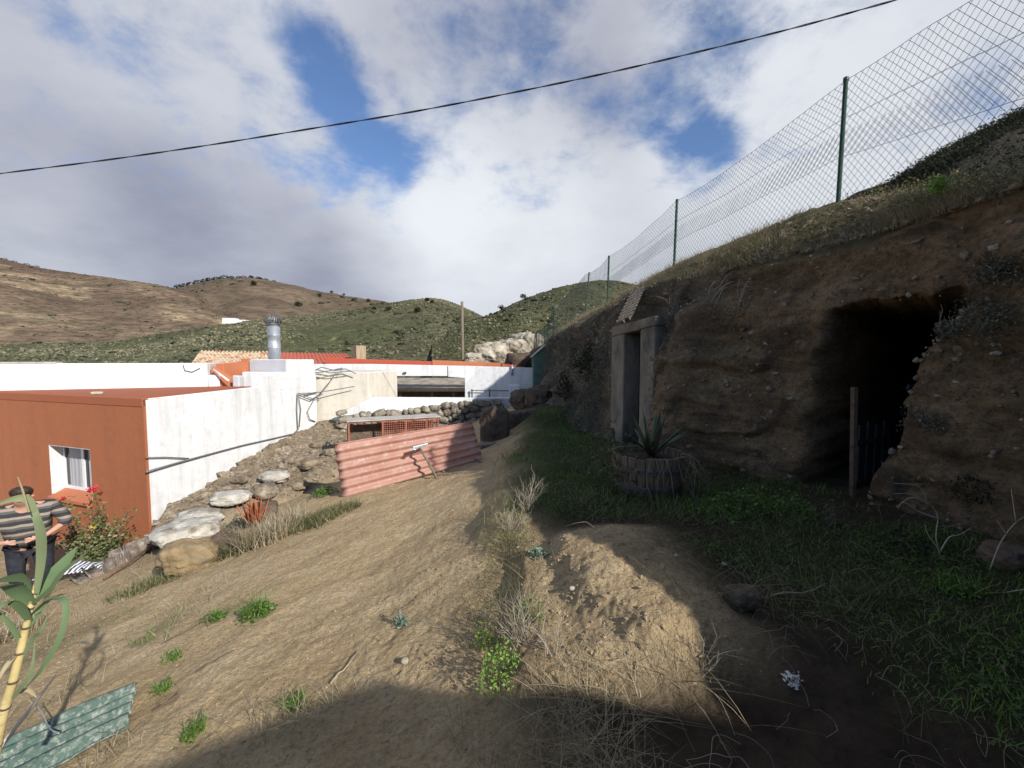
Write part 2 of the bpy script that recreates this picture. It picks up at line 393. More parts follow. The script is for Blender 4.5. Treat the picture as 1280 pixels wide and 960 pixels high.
# ------------------------------------------------------------------ vegetation generators
def mesh_blades(name, pts, h, w, mat, lean=.5, parent=None, curve=.6, nseg=3, var=None, droop=None):
    """grass: every blade a bent tapering strip; pts (n,3)"""
    n = len(pts); pts = np.asarray(pts, float)
    h = np.broadcast_to(h, (n,)) * rng.uniform(.55, 1.3, n); w = np.broadcast_to(w, (n,)) * rng.uniform(.7, 1.3, n)
    az = rng.uniform(0, 2 * np.pi, n); ln = lean * rng.uniform(.1, 1.5, n)
    d = np.stack([np.cos(az), np.sin(az)], 1); sa = az + np.pi / 2 + rng.uniform(-.8, .8, n); sd = np.stack([np.cos(sa), np.sin(sa)], 1)
    V = np.zeros((n, nseg + 1, 2, 3))
    for k in range(nseg + 1):
        t = k / nseg
        hor = (h * (ln * t + curve * ln * t * t))[:, None] * d
        z = h * (t - .35 * ln * curve * t * t)
        ww = (w * (1 - .85 * t ** 1.5))[:, None] * sd * .5
        for sgn, j in ((-1, 0), (1, 1)):
            V[:, k, j, :2] = pts[:, :2] + hor + sgn * ww; V[:, k, j, 2] = pts[:, 2] + z
    base = (np.arange(n) * (nseg + 1) * 2)[:, None]
    Fs = np.concatenate([np.concatenate([base + 2 * k, base + 2 * k + 1, base + 2 * k + 3, base + 2 * k + 2], 1) for k in range(nseg)], 0)
    vv = rng.uniform(0, 1, n) if var is None else var
    return np_mesh(name, V.reshape(-1, 3), Fs, mat, parent, smooth=False, attrs={'var': np.repeat(vv, (nseg + 1) * 2)})

def leaf_quads(pts, size, flat=.5, asp=.55, var=None):
    """diamond leaves at pts with random facing"""
    n = len(pts); pts = np.asarray(pts, float); size = np.broadcast_to(size, (n,)) * rng.uniform(.6, 1.3, n)
    nr = rng.normal(0, 1, (n, 3)); nr[:, 2] = np.abs(nr[:, 2]) + flat; nr /= np.linalg.norm(nr, axis=1)[:, None]
    a = np.cross(nr, rng.normal(0, 1, (n, 3))); a /= np.linalg.norm(a, axis=1)[:, None]; b = np.cross(nr, a)
    s = size[:, None]
    V = np.stack([pts - a * s * .5, pts + b * s * asp * .5 + nr * s * .08 - a * s * .05, pts + a * s * .5, pts - b * s * asp * .5 + nr * s * .08 - a * s * .05], 1)
    Fs = (np.arange(n) * 4)[:, None] + np.arange(4)[None]
    vv = rng.uniform(0, 1, n) if var is None else var
    return V.reshape(-1, 3), Fs, np.repeat(vv, 4)

def foliage(name, pts, size, mat, parent=None, flat=.5, asp=.55, var=None):
    V, Fs, vv = leaf_quads(pts, size, flat, asp, var)
    return np_mesh(name, V, Fs, mat, parent, smooth=False, attrs={'var': vv})

ICO_V = None
def ico(sub):
    bm = bmesh.new(); bmesh.ops.create_icosphere(bm, subdivisions=sub, radius=1)
    V = np.array([v.co[:] for v in bm.verts]); Fs = np.array([[v.index for v in f.verts] for f in bm.faces]); bm.free(); return V, Fs

def lumps(name, pts, size, mat, sub=1, squash=.7, jit=.25, parent=None, var=None):
    """many small stones or clods in one mesh (stuff)"""
    V0, F0 = ico(sub); n = len(pts); m = len(V0)
    size = np.broadcast_to(size, (n,)); sc = size[:, None] * rng.uniform(.6, 1.3, (n, 3)); sc[:, 2] *= squash
    a = rng.uniform(0, 6.28, n); ca, sa = np.cos(a), np.sin(a)
    V = V0[None] * (1 + rng.normal(0, jit, (n, m, 1))) * sc[:, None, :]
    X = V[..., 0] * ca[:, None] - V[..., 1] * sa[:, None]; Y = V[..., 0] * sa[:, None] + V[..., 1] * ca[:, None]
    V = np.stack([X, Y, V[..., 2]], -1) + np.asarray(pts)[:, None, :]
    Fs = (F0[None] + (np.arange(n) * m)[:, None, None]).reshape(-1, 3)
    vv = rng.uniform(0, 1, n) if var is None else var
    return np_mesh(name, V.reshape(-1, 3), Fs, mat, parent, smooth=False, attrs={'var': np.repeat(vv, m)})

def rock(name, c, size, mat, seed=1, rz=0, sub=4, amp=.25, parent=None, flatten=True, facet=.0):
    V, Fs = ico(sub)
    d = fbm(V[:, 0] * 1.3 + seed * 7.1, V[:, 1] * 1.3 + seed, V[:, 2] * 1.3, seed, 5, .55)
    e = np.round(d * 4) / 4
    V = V * (1 + amp * (d * (1 - facet) + e * facet) * 1.6)[:, None]
    V = V * (1 + .05 * fbm(V[:, 0] * 5 + seed, V[:, 1] * 5, V[:, 2] * 5, seed + 3, 4, .6))[:, None]
    # blocky: pull towards a rounded box
    mx = np.abs(V).max(1)[:, None]; V = V * .55 + .45 * V / np.maximum(mx, 1e-6) * .8
    V = V * np.array(size)[None] / 2
    ca, sa = math.cos(rz), math.sin(rz)
    V = np.stack([V[:, 0] * ca - V[:, 1] * sa, V[:, 0] * sa + V[:, 1] * ca, V[:, 2]], 1) + np.array(c)[None]
    og = (c[0], c[1], c[2] - size[2] / 2)
    return np_mesh(name, V, Fs, mat, parent, origin=None if parent is not None else og, smooth=True)

def twigs(mb, base, n, h, spread, r=.004, forks=2, bend=.25):
    for i in range(n):
        a = random.uniform(0, 6.28); L = h * random.uniform(.55, 1.15)
        d = Vector((math.cos(a) * spread * random.uniform(.2, 1), math.sin(a) * spread * random.uniform(.2, 1), 1)).normalized()
        p = Vector(base) + Vector((random.uniform(-.04, .04), random.uniform(-.04, .04), -.02)); pts = [p.copy()]; v = random.random()
        for k in range(5):
            d = (d + Vector((random.uniform(-bend, bend), random.uniform(-bend, bend), random.uniform(-bend * .5, bend * .4)))).normalized(); p = p + d * L / 5; pts.append(p.copy())
            if k >= 1 and random.random() < .5 * forks / 2:
                e = (d + Vector((random.uniform(-.9, .9), random.uniform(-.9, .9), random.uniform(-.2, .5)))).normalized(); q = [p.copy()]
                for m in range(3):
                    e = (e + Vector((random.uniform(-bend, bend), random.uniform(-bend, bend), random.uniform(-.1, .15)))).normalized(); q.append(q[-1] + e * L * .12)
                mb.tube(q, [r * .6, r * .5, r * .4, r * .25], 4, v)
        mb.tube(pts, [r * (1 - .13 * k) for k in range(6)], 4, v)
    return mb

# ================================================================== TERRAIN
def smooth_interp(x, xs, ys):
    """monotone-ish smooth interpolation: averaged linear interpolation"""
    x = np.asarray(x, float)
    return sum(np.interp(x + o, xs, ys) for o in (-.24, -.12, 0, .12, .24)) / 5

BY = [-8, -3, -1.5, 0, 1.5, 2.5, 3.0, 3.7, 4.3, 4.8, 5.3, 6.0, 6.7, 7.4, 9, 11, 13, 15, 17, 20, 22.5, 25.5, 28.5, 31.5, 45]
BX = [3.6, 3.6, 3.6, 3.65, 3.7, 3.66, 3.58, 3.38, 3.12, 2.9, 2.62, 2.2, 1.98, 1.82, 1.42, 1.2, 1.2, 1.3, 1.4, 1.6, 1.4, 1.2, 1.05, 1.0, 1.0]
RY = [-8, -3, -1.5, -1.05, -.78, -.25, .45, 1.1, 2, 2.55, 2.9, 3.95, 5, 6.4, 7.3, 9.8, 13, 15, 17, 20, 22.5, 25.5, 28.5, 31.5, 45]
RX = [3.8, 3.8, 3.75, 3.66, 3.66, 3.66, 3.66, 3.66, 3.66, 3.66, 3.62, 3.5, 3.12, 2.58, 2.12, 1.8, 1.5, 1.55, 1.6, 1.85, 1.6, 1.4, 1.25, 1.2, 1.2]
RZ = [.45, .6, .68, .74, .88, 1.2, 1.5, 1.64, 1.64, 1.48, 1.23, 1.22, 1.2, 1.22, 1.13, .92, .87, .8, .72, .95, .75, .7, .65, .6, -.5]
FP = [(4.74, 1.4, .9), (4.06, 5.3, 2.0), (3.38, 8.8, 1.98), (2.77, 12.2, 1.57), (2.66, 15.2, 1.72),
      (2.0, 20, 1.3), (1.75, 22.5, .85), (1.5, 25.5, .8), (1.35, 28.5, .75), (1.3, 31.5, .7)]
FYs = [-8] + [p[1] for p in FP] + [45]; FXs = [5.0] + [p[0] for p in FP] + [1.6]; FZs = [1.6] + [p[2] for p in FP] + [0.0]

def base_plane(x, y):
    f = .165 * x - .095 * (np.sqrt(x * x + .5) - .707)
    xl = np.minimum(x + 8.3, 0); f = f - .26 * xl
    return -1.6 + f - .025 * np.clip(y, -5, 60) * sst(1.5, -1.5, x)

def rub_w(x, y):
    xe = np.interp(y, [7.2, 7.9, 9, 11, 14.5], [-6.5, -5.35, -4.45, -4.2, -4.6])
    xe = xe + .25 * fbm(x * .9, y * .9, 3, 3)
    return sst(0, .35, xe - x) * sst(7.3, 8.2, y) * sst(16, 14.8, y) * sst(-7.15, -6.75, x)

def G(x, y, detail=True):
    x = np.asarray(x, float); y = np.asarray(y, float)
    z = base_plane(x, y)
    # dirt mound with a cut left edge
    n1 = fbm(x * 2.2, y * 2.2, 0, 11); n3 = fbm(x * 6, y * 6, 0, 13, 4, .6)
    xe = np.interp(y, [1.6, 1.95, 2.2, 2.45, 3.0, 3.6], [.8, .58, .42, .27, .24, .3]) + .06 * n3 + .04 * n1 + .012 * fbm(x * 14, y * 14, 0, 14, 2)
    win = sst(1.72, 2.05, y) * sst(3.8, 3.1, y)
    mound = (.085 * sst(0, .2, x - xe) * (1 + .35 * n3 * sst(.4, .0, x - xe)) + .1 * sst(-.12, .06, x - .02 - .08 * n1 - .03 * n3) + .05 * sst(.2, .6, x)) * win * sst(1.75, .6, x)
    z = z + mound * (1 + .2 * n1)
    # grassy shoulder right of the track, further up
    z = z + .14 * sst(-.42, -.1, x - .05 * (y - 4) + .1 * n1) * sst(3.2, 4.2, y) * sst(9.5, 8, y) * sst(1.4, .4, x)
    z = z + .25 * sst(-.25, .5, x - .12 * (y - 9.2)) * sst(8.6, 10.2, y)
    # worn trough of the track
    z = z - .07 * np.exp(-((x + 1.2 + .12 * (y - 4)) / .8) ** 2) * sst(1.2, 2.5, y) * sst(9, 7, y)
    rz = -2.9 + .115 * (y - 8) + .28 * fbm(x * 1.1, y * 1.1, 0, 21, 5, .6) + .05 * (-5 - x)
    w = rub_w(x, y); z = z * (1 - w) + np.maximum(rz, z) * w
    # rise of the valley floor so the far side stays below the houses
    z = z - .05 * np.clip(y - 16, 0, 60)
    if detail:
        z = z + .035 * fbm(x * 1.7, y * 1.7, 0, 5) + .016 * fbm(x * 7, y * 7, 0, 6, 3)
        near = sst(12, 5, np.hypot(x, y))
        c = fbm(x * 19, y * 19, 0, 8, 2)
        nr2 = sst(5, 2.5, np.hypot(x, y)); z = z + near * (.008 * np.abs(c) + .005 * np.abs(fbm(x * 9, y * 9, 0, 10, 2))) + nr2 * .005 * fbm(x * 40, y * 40, 0, 9, 1)
        z = z + .03 * sst(.02, .3, mound) * fbm(x * 8, y * 8, 2, 12, 3)
    return z

def Gs(x, y): return float(G(np.array([x]), np.array([y]))[0])

def GP(px, py, tmax=40):
    """the point of the ground seen at a pixel"""
    d = ray(px, py); t = np.linspace(.5, tmax, 4000); X = d[0] * t; Y = d[1] * t; Z = d[2] * t
    below = np.nonzero(Z < G(X, Y, False))[0]
    i = below[0] if len(below) else len(t) - 1
    return Vector((X[i], Y[i], Gs(X[i], Y[i])))

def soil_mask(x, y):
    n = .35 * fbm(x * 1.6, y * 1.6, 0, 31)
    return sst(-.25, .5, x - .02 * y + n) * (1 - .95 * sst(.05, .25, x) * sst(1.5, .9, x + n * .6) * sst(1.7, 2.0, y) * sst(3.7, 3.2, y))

def green_mask(x, y):
    n = fbm(x * 1.3, y * 1.3, 0, 41); n2 = fbm(x * .7, y * .7, 0, 43)
    g = sst(-.35, .1, x - .06 * (y - 4) + .35 * n) * sst(3.5, 4.1, y + .5 * n) * sst(13, 9, y)
    g = np.maximum(g, sst(1.15, 1.7, x + .5 * n) * sst(.15, -.2, -n2 - .15) * sst(4.6, 3.6, y))
    g = np.maximum(g, .8 * sst(-2.6, -3.3, x + .4 * n + .22 * (y - 3)) * sst(4.8, 3.8, y + .3 * x + 1.4) * sst(.1, .3, n + .25))
    return np.clip(g * (.55 + .6 * n2 + .2 * n), 0, 1)

def polar_ground():
    az = np.concatenate([np.arange(-180, -62, 4), np.arange(-62, 56, .17), np.arange(56, 181, 4)]) * np.pi / 180
    r = [.35]
    while r[-1] < 16: r.append(r[-1] * 1.006)
    while r[-1] < 400: r.append(r[-1] * 1.12)
    r = np.array(r); A, R = np.meshgrid(az, r); X = R * np.sin(A); Y = R * np.cos(A)
    Z = G(X, Y) - .02 * np.clip(R - 60, 0, None)
    n, m = X.shape; V = np.stack([X, Y, Z], -1).reshape(-1, 3)
    i, j = np.meshgrid(np.arange(n - 1), np.arange(m - 1), indexing='ij')
    a = i * m + j; Fs = np.stack([a, a + m, a + m + 1, a + 1], -1).reshape(-1, 4)[:, ::-1]
    c = len(V); V = np.vstack([V, [[0, 0, Gs(0, 0)]]])
    x, y = V[:, 0], V[:, 1]
    att = dict(soil=soil_mask(x, y), green=green_mask(x, y), rubble=np.clip(rub_w(x, y) + .5 * sst(-3.6, -4.6, x) * sst(5.6, 7, y) , 0, 1))
    o = np_mesh('ground', V, Fs, M['ground'], None, (0, 0, 0), True, att); tag(o, kind='structure')
    return o
polar_ground()

# ------------------------------------------------------------------ earth bank: face, cave, doorway recess, slope above
CAVE_N_Z = [-1.8, -1.43, -1.08, -.77, -.3, 0, .2, .42, .55, .8]
CAVE_N_Y = [3.72, 3.74, 3.75, 3.64, 3.6, 3.57, 3.42, 3.3, 3.27, 3.27]

def knoll(x, y):
    zk = np.interp(x, [7.3, 7.75, 8.0, 8.5, 9.35, 10.2, 11.1, 13, 18], [-2, 1.5, 3.35, 3.9, 4.3, 4.75, 5.25, 6.2, 7]) + .22 * fbm(x * 1.2, y * 1.2, 0, 55, 5, .6)
    return zk * sst(6.8, 8.2, y) + (1 - sst(6.8, 8.2, y)) * -3

def upper_z(y, d, rz, rx):
    fz = smooth_interp(y, FYs, FZs); df = smooth_interp(y, FYs, FXs) - rx
    t = np.clip(d / df, 0, 1)
    h = rz + (fz - rz) * (t ** .85)
    h = h + np.clip(d - df, 0, None) * .11
    x = rx + d
    k = knoll(x, y)
    h = np.maximum(h, k); h = np.maximum(h, -2 + 5.3 * np.exp(-((x - 4.78) / .75) ** 4 - ((y - 2.5) / 1.0) ** 4))  # last term: unseen hump added out of view to shade track end and sheet
    return h

def bank_mesh():
    ys = [-8.0]
    while ys[-1] < 45:
        y = ys[-1]
        st = .25 if y < 1.5 else (.028 if y < 2.4 else (.02 if y < 5.0 else (.026 if y < 8.2 else (.05 if y < 14 else (.12 if y < 22 else .5)))))
        ys.append(y + st)
    y = np.array(ys); nt = 92; t = np.linspace(0, 1, nt)
    bx = smooth_interp(y, BY, BX); rx = smooth_interp(y, RY, RX); rz = smooth_interp(y, RY, RZ)
    bz = base_plane(bx, y) - .35
    rx = rx + .07 * fbm(y * 1.4, 0, 0, 61) ; rz = rz + .1 * fbm(y * 1.8, 5, 0, 62) + .06 * fbm(y * 6, 5, 0, 63, 4, .6)
    Yg, T = np.meshgrid(y, t, indexing='ij')
    Zg = bz[:, None] + (rz - bz)[:, None] * T
    prof = T ** 1.6                                  # toe flares out, face steep above
    X0 = bx[:, None] + (rx - bx)[:, None] * prof - .3 * np.exp(-T * 9) * sst(2.2, 4, Yg)
    nb = np.gradient(bx, y); nn = np.stack([np.ones_like(nb), -nb], 1); nn /= np.linalg.norm(nn, axis=1)[:, None]
    far = sst(7.6, 9.5, Yg)
    D = .16 * fbm(Yg * .9, Zg * 1.2, 0, 71, 6, .6) + .035 * fbm(Yg * 1.6, Zg * 5 + .5 * fbm(Yg, Zg, 3, 70), 0, 72, 5, .65) + .04 * fbm(Yg * 6, Zg * 8, 0, 73, 4, .65) + .022 * fbm(Yg * 17, Zg * 20, 2, 74, 2)
    D = D + far * (.3 * fbm(Yg * .8, Zg * 1.2, 4, 74, 5, .6) + .14 * fbm(Yg * 3, Zg * 3.4, 4, 77, 4, .65)) + .05 * np.abs(fbm(Yg * 3, Zg * 3, 4, 75, 4))
    D = D - .3 * np.exp(-((Yg - 5.86) / .3) ** 2) * sst(.95, .6, Zg)
    # ledges: hard strata stand proud
    st_ = fbm(Yg * .35, Zg * 3.2, 9, 76, 3); D = D - .035 * sst(.02, .3, st_) - .09 * sst(.5, .62, vnoise(Yg * 2.2, Zg * 2.6, 5, 79))
    D = D * sst(0, .06, 1.02 - T)
    # cave
    yn = np.interp(Zg, CAVE_N_Z, CAVE_N_Y) + .05 * fbm(Zg * 4, 0, 0, 77, 4)
    yf = 4.45 + .06 * fbm(Zg * 3, 3, 0, 78)
    dn = sst(0, .03, Yg - yn); dfar = sst(0, .75, yf - Yg) ** 1.7
    top = .57 + .05 * fbm(Yg * 4, 1, 0, 79, 4) - .06 * sst(3.6, 4.5, Yg)
    dz = sst(0, .035, top - Zg)
    soft = .16 * sst(1.05, 0, (top - Zg)) * sst(-.0, .4, top - Zg + .35) * 0
    cave = dn * dfar * dz * 5.5
    # recess behind the concrete doorway
    door = sst(6.28, 6.34, Yg) * sst(7.22, 7.16, Yg) * sst(.5, .44, Zg) * 1.5
    dep = np.maximum(cave, door) + soft
    rough_in = np.where(dep > .2, 1.0, 0.0)
    XX = X0 + nn[:, 0][:, None] * D + cave * .74 + door; YY = Yg + nn[:, 1][:, None] * D * np.where(dep > .15, .25, 1.0) + cave * .67
    # upper slope
    d = [.0]; s = .03
    while d[-1] < 26: d.append(d[-1] + s); s *= 1.075
    d = np.array(d[1:]); Yu, Du = np.meshgrid(y, d, indexing='ij')
    # begin from the displaced rim
    Zu = upper_z(Yu, Du, rz[:, None], rx[:, None]); Xu = rx[:, None] + Du
    Zu = Zu + (.06 * fbm(Xu * 2, Yu * 2, 0, 81, 4) + .03 * fbm(Xu * 7, Yu * 7, 0, 82, 3)) * sst(0, .3, Du) + .25 * fbm(Xu * .6, Yu * .6, 0, 83, 4) * sst(3, 6, Du)
    XA = np.concatenate([XX, Xu], 1); YA = np.concatenate([YY, Yu], 1); ZA = np.concatenate([Zg, Zu], 1)
    n, m = XA.shape; V = np.stack([XA, YA, ZA], -1).reshape(-1, 3)
    i, j = np.meshgrid(np.arange(n - 1), np.arange(m - 1), indexing='ij'); a = i * m + j
    Fs = np.stack([a, a + 1, a + m + 1, a + m], -1).reshape(-1, 4)
    grassy = np.concatenate([sst(.985, 1.0, T), np.ones_like(Du)], 1)
    rk = np.concatenate([np.zeros_like(T), np.clip(sst(6.6, 7.4, Xu) * sst(6.2, 7, Yu) + sst(4.3, 4.9, Xu) * sst(4.4, 3.6, Yu), 0, 1)], 1)
    grey = np.concatenate([np.clip(.9 * sst(6.9, 8.2, Yg) + .8 * sst(5.4, 6.2, Yg) * sst(.35, .8, T) + .25 * sst(.55, 0, T), 0, 1), np.zeros_like(Du)], 1)
    o = np_mesh('earth_bank', V, Fs, M['bank'], None, (3, 4, -1.5), True, dict(grassy=grassy.ravel(), rock=rk.ravel(), grey=grey.ravel()))
    tag(o, kind='structure'); return XX, YY, Zg, T, dep
BXX, BYY, BZZ, BTT, BDEP = bank_mesh()

def bank_pt(px, py, off=0.0):
    """where the sight line of a pixel meets the (undisplaced) bank face"""
    d = ray(px, py); t = np.linspace(1.5, 30, 6000); X, Y, Z = d[0] * t, d[1] * t, d[2] * t
    bx = smooth_interp(Y, BY, BX); rx = smooth_interp(Y, RY, RX); rz = smooth_interp(Y, RY, RZ); bz = base_plane(bx, Y) - .35
    T = np.clip((Z - bz) / (rz - bz), 0, 1); S = bx + (rx - bx) * T ** 1.6
    i = np.nonzero(X > S)[0]; i = i[0] if len(i) else -1
    return Vector((X[i] - off, Y[i], Z[i]))

# unseen ridge added in place of a building to throw the foreground shade
def add_shade_ridge():
    edge = [(-150, 1060), (60, 1000), (180, 960), (300, 918), (420, 868), (480, 850), (530, 862), (600, 872), (700, 864), (800, 884), (900, 902), (960, 905)]
    ex, ez = [], []
    for px, py in edge:
        g_ = GP(px, py); k = (-2.6 - g_.y) / SUN.y; q = g_ + SUN * k; ex.append(q.x); ez.append(q.z)
    xs = np.linspace(-3.5, 9, 140); prof = np.interp(xs, [-3.5] + ex + [9], [ez[0] - .6] + ez + [ez[-1] + .3]) + .02 * fbm(xs * 2.5, 0, 0, 91)
    yc = np.full(140, -2.6)
    u = np.linspace(0, 1, 31); V = []
    for x, p, c in zip(xs, prof, yc):
        for k in u:
            if k < .5001: q = k / .5; V.append((x, c + .7 * (1 - q) ** 2 + .05 * math.sin(x * 9 + q * 5) * (1 - q), -2.4 + (p + 2.4) * q))
            else: q = (k - .5) / .5; V.append((x, c - 14 * q, p - .12 * math.sin(q * 3) + .4 * q))
    n, m = 140, 31; i, j = np.meshgrid(np.arange(n - 1), np.arange(m - 1), indexing='ij'); a = i * m + j
    Fs = np.stack([a, a + 1, a + m + 1, a + m], -1).reshape(-1, 4)
    o = np_mesh('unseen_shade_ridge', V, Fs, M['bank'], None, (3, -3, -2), True); tag(o, kind='structure')
add_shade_ridge()

# ------------------------------------------------------------------ far hills
def hill(name, outline, R, mat, zb, px0, px1, rough=1.0, r0=.3, power=.75, npx=3.0):
    pxs = np.arange(px0, px1, npx); ox, oy = zip(*outline)
    oys = (np.interp(pxs, ox, oy) + np.interp(pxs - 8, ox, oy) + np.interp(pxs + 8, ox, oy)) / 3
    Rr = np.interp(pxs, *R) if isinstance(R, tuple) else np.full(len(pxs), float(R))
    u = np.concatenate([np.linspace(0, 1, 60), 1 + np.linspace(.04, .5, 6)])
    V = []
    for px, py, r in zip(pxs, oys, Rr):
        dx = (px - 640) / F
        zc = -r * ((py - 450) / F)
        rr = r * (r0 + (1 - r0) * np.minimum(u, 1)) + r * np.clip(u - 1, 0, 1)
        z = zb + (zc - zb) * np.minimum(u, 1) ** power - (zc - zb) * np.clip(u - 1, 0, 1) * 1.2
        V.append(np.stack([dx * rr, rr, z], -1))
    V = np.array(V); w = np.minimum(u, 1)
    env = (w * (1.06 - w) * 4)[None]
    sc = np.mean(Rr) / 300.0
    V[..., 2] += env * rough * sc * (9 * fbm(V[..., 0] * .012, V[..., 1] * .012, 0, hash(name) % 97 if False else len(name)) + 1.6 * fbm(V[..., 0] * .06, V[..., 1] * .06, 0, 5)) + .35 * sc * rough * fbm(V[..., 0] * .3, V[..., 1] * .3, 0, 9, 3)
    n, m = V.shape[:2]; i, j = np.meshgrid(np.arange(n - 1), np.arange(m - 1), indexing='ij'); a = i * m + j
    Fs = np.stack([a, a + m, a + m + 1, a + 1], -1).reshape(-1, 4)
    o = np_mesh(name, V.reshape(-1, 3), Fs, mat, None, (0, float(np.mean(Rr)), 0), True); tag(o, kind='structure')
    return V
OUT_A2 = [(150, 378), (200, 368), (225, 361), (262, 353), (290, 349), (320, 349), (350, 356), (400, 367), (440, 371), (480, 376), (520, 388), (580, 400)]
OUT_A1 = [(-400, 280), (-200, 290), (-60, 305), (0, 320), (50, 333), (100, 345), (150, 352), (200, 358), (240, 367), (280, 388), (320, 405), (360, 420), (400, 432), (460, 450)]
OUT_B = [(-500, 438), (0, 427), (60, 427), (130, 428), (170, 421), (220, 412), (280, 404), (330, 398), (400, 391), (440, 387), (480, 380), (512, 376), (545, 373), (560, 376), (580, 384), (600, 393), (625, 406), (660, 425), (720, 445)]
OUT_C = [(540, 418), (580, 404), (612, 396), (626, 388), (650, 376), (680, 367), (700, 360), (725, 355), (745, 351), (770, 352), (790, 356), (830, 366), (1000, 380), (1300, 330)]
VA2 = hill('far_hill', OUT_A2, 520, M['hill_brown_far'], -30, 60, 640)
VA1 = hill('brown_hill', OUT_A1, 340, M['hill_brown'], -20, -420, 470, power=.8)
VB = hill('green_hill', OUT_B, ([-500, 0, 330, 545, 720], [150, 150, 175, 215, 215]), M['hill_green'], -14, -500, 730, power=.85)
VC = hill('rocky_hill', OUT_C, 150, M['hill_right'], -9, 540, 1300, rough=1.3, power=.9)

def scatter_on(V, n, umin=0, umax=60, pxw=None):
    cnt, m = V.shape[0], 60
    a = rng.uniform(0, cnt - 1.001, n) if pxw is None else rng.uniform(pxw[0] * (cnt - 1), pxw[1] * (cnt - 1.001), n)
    b = rng.uniform(umin, umax - 1.01, n); ia, ib = a.astype(int), b.astype(int); fa, fb = (a - ia)[:, None], (b - ib)[:, None]
    return (V[ia, ib] * (1 - fa) + V[ia + 1, ib] * fa) * (1 - fb) + (V[ia, ib + 1] * (1 - fa) + V[ia + 1, ib + 1] * fa) * fb

def scrub(name, V, n, size, umin, squash=.7, dens=.02, pxw=None):
    p = scatter_on(V, n, umin, 60, pxw)
    keep = fbm(p[:, 0] * dens, p[:, 1] * dens, 0, 101) + rng.normal(0, .18, n) > -.12
    p = p[keep]; s = size * np.exp(rng.normal(0, .4, len(p)))
    v = np.clip(.45 + .6 * fbm(p[:, 0] * .03, p[:, 1] * .03, 0, 103) + rng.normal(0, .24, len(p)), 0, 1)
    p[:, 2] += s * .2
    tag(lumps(name, p, s, M['scrub'], 0 if n > 4000 else 1, squash, .22, var=v), kind='stuff')
scrub('hill_scrub', VB, 38000, .27, 10)
scrub('rocky_hill_scrub', VC, 12000, .22, 12)
scrub('brown_hill_scrub', VA1, 3500, .42, 12, .45, .01)

def dark_scrub(name, V, n, size, umin, mat, dens=.05, cut=.12):
    p = scatter_on(V, n, umin, 59); p = p[fbm(p[:, 0] * dens, p[:, 1] * dens, 0, 107, 3) + rng.normal(0, .1, len(p)) > cut]
    s = size * np.exp(rng.normal(0, .45, len(p))); p[:, 2] += s * .15
    tag(lumps(name, p, s, mat, 1, .65, .25, var=rng.uniform(0, 1, len(p))), kind='stuff')
dark_scrub('dark_hill_scrub', VB, 5000, .42, 8, M['knoll']); dark_scrub('dark_rocky_scrub', VC, 2600, .36, 10, M['knoll'])
dark_scrub('far_scrub', VA2, 900, 1.3, 20, M['knoll'], .012, .15); dark_scrub('brown_hill_bushes', VA1, 1100, .6, 14, M['knoll'], .02, .22)
dark_scrub('hill_rocks', VC, 700, .3, 20, M['rubble'], .06, .22)

# single dark trees and bushes on the far slopes and ridges
def far_bush(V, px0, px, u, size, label):
    ic = (px - px0) / 3.0; i = int(ic); p = V[i, int(u)]
    n = 260; q = rng.normal(0, 1, (n, 3)); q /= np.linalg.norm(q, axis=1)[:, None]; q *= rng.uniform(.45, 1, (n, 1))
    q = q * (1 + .45 * vnoise(q[:, 0] * 2 + px, q[:, 1] * 2, q[:, 2] * 2, 5))[:, None]; size = size * .72; q = q * np.array([size, size, size * .75]) * .5 + p + np.array([0, 0, size * .38])
    o = foliage('bush', q, size * .2, M['bushdark'], var=rng.uniform(0, 1, n))
    tag(o, label, 'bush', 'dark bushes on the far slopes'); return o
M['bushdark'] = leafmat('dark_bush', [(0, (.012, .016, .008)), (.6, (.03, .036, .016)), (1, (.055, .06, .03))], .1, .9)
for V_, p0_, px_, u_, s_, lb in [
    (VA2, 60, 322, 47, 9, 'dark round tree low on the brown far slope above the metal flue'),
    (VA2, 60, 376, 40, 10, 'dark tree on the brown slope just right of the metal flue'),
    (VA2, 60, 404, 52, 6, 'small dark bush high on the brown slope right of the flue'),
    (VA2, 60, 445, 55, 7, 'dark bush just below the far ridge, left of its neighbour'),
    (VA2, 60, 463, 56, 8, 'dark bush below the far ridge near the green hill'),
    (VA2, 60, 418, 59, 6, 'tiny dark bush standing on the far ridge skyline'),
    (VA2, 60, 433, 59, 5, 'smallest bush on the far ridge skyline'),
    (VA2, 60, 318, 57, 6, 'dark bush just under the rounded summit of the far hill'),
    (VB, -500, 470, 52, 3.2, 'dark bush near the left flank top of the green hill'),
    (VB, -500, 535, 52, 3.4, 'dark bush just below the green hill summit'),
    (VB, -500, 489, 46, 3.6, 'dark bush mid slope on the green hill'),
    (VB, -500, 541, 46, 3.0, 'dark bush below the summit on the green hill beside the pole'),
    (VB, -500, 525, 38, 4.0, 'broad dark bush low on the green hill left of the pole'),
    (VC, 540, 628, 57, 3.2, 'dark bush in the notch between the green and rocky hills'),
    (VC, 540, 655, 59, 3.4, 'dark bush on the rocky hill skyline')]:
    far_bush(V_, p0_, px_, u_, s_, lb)
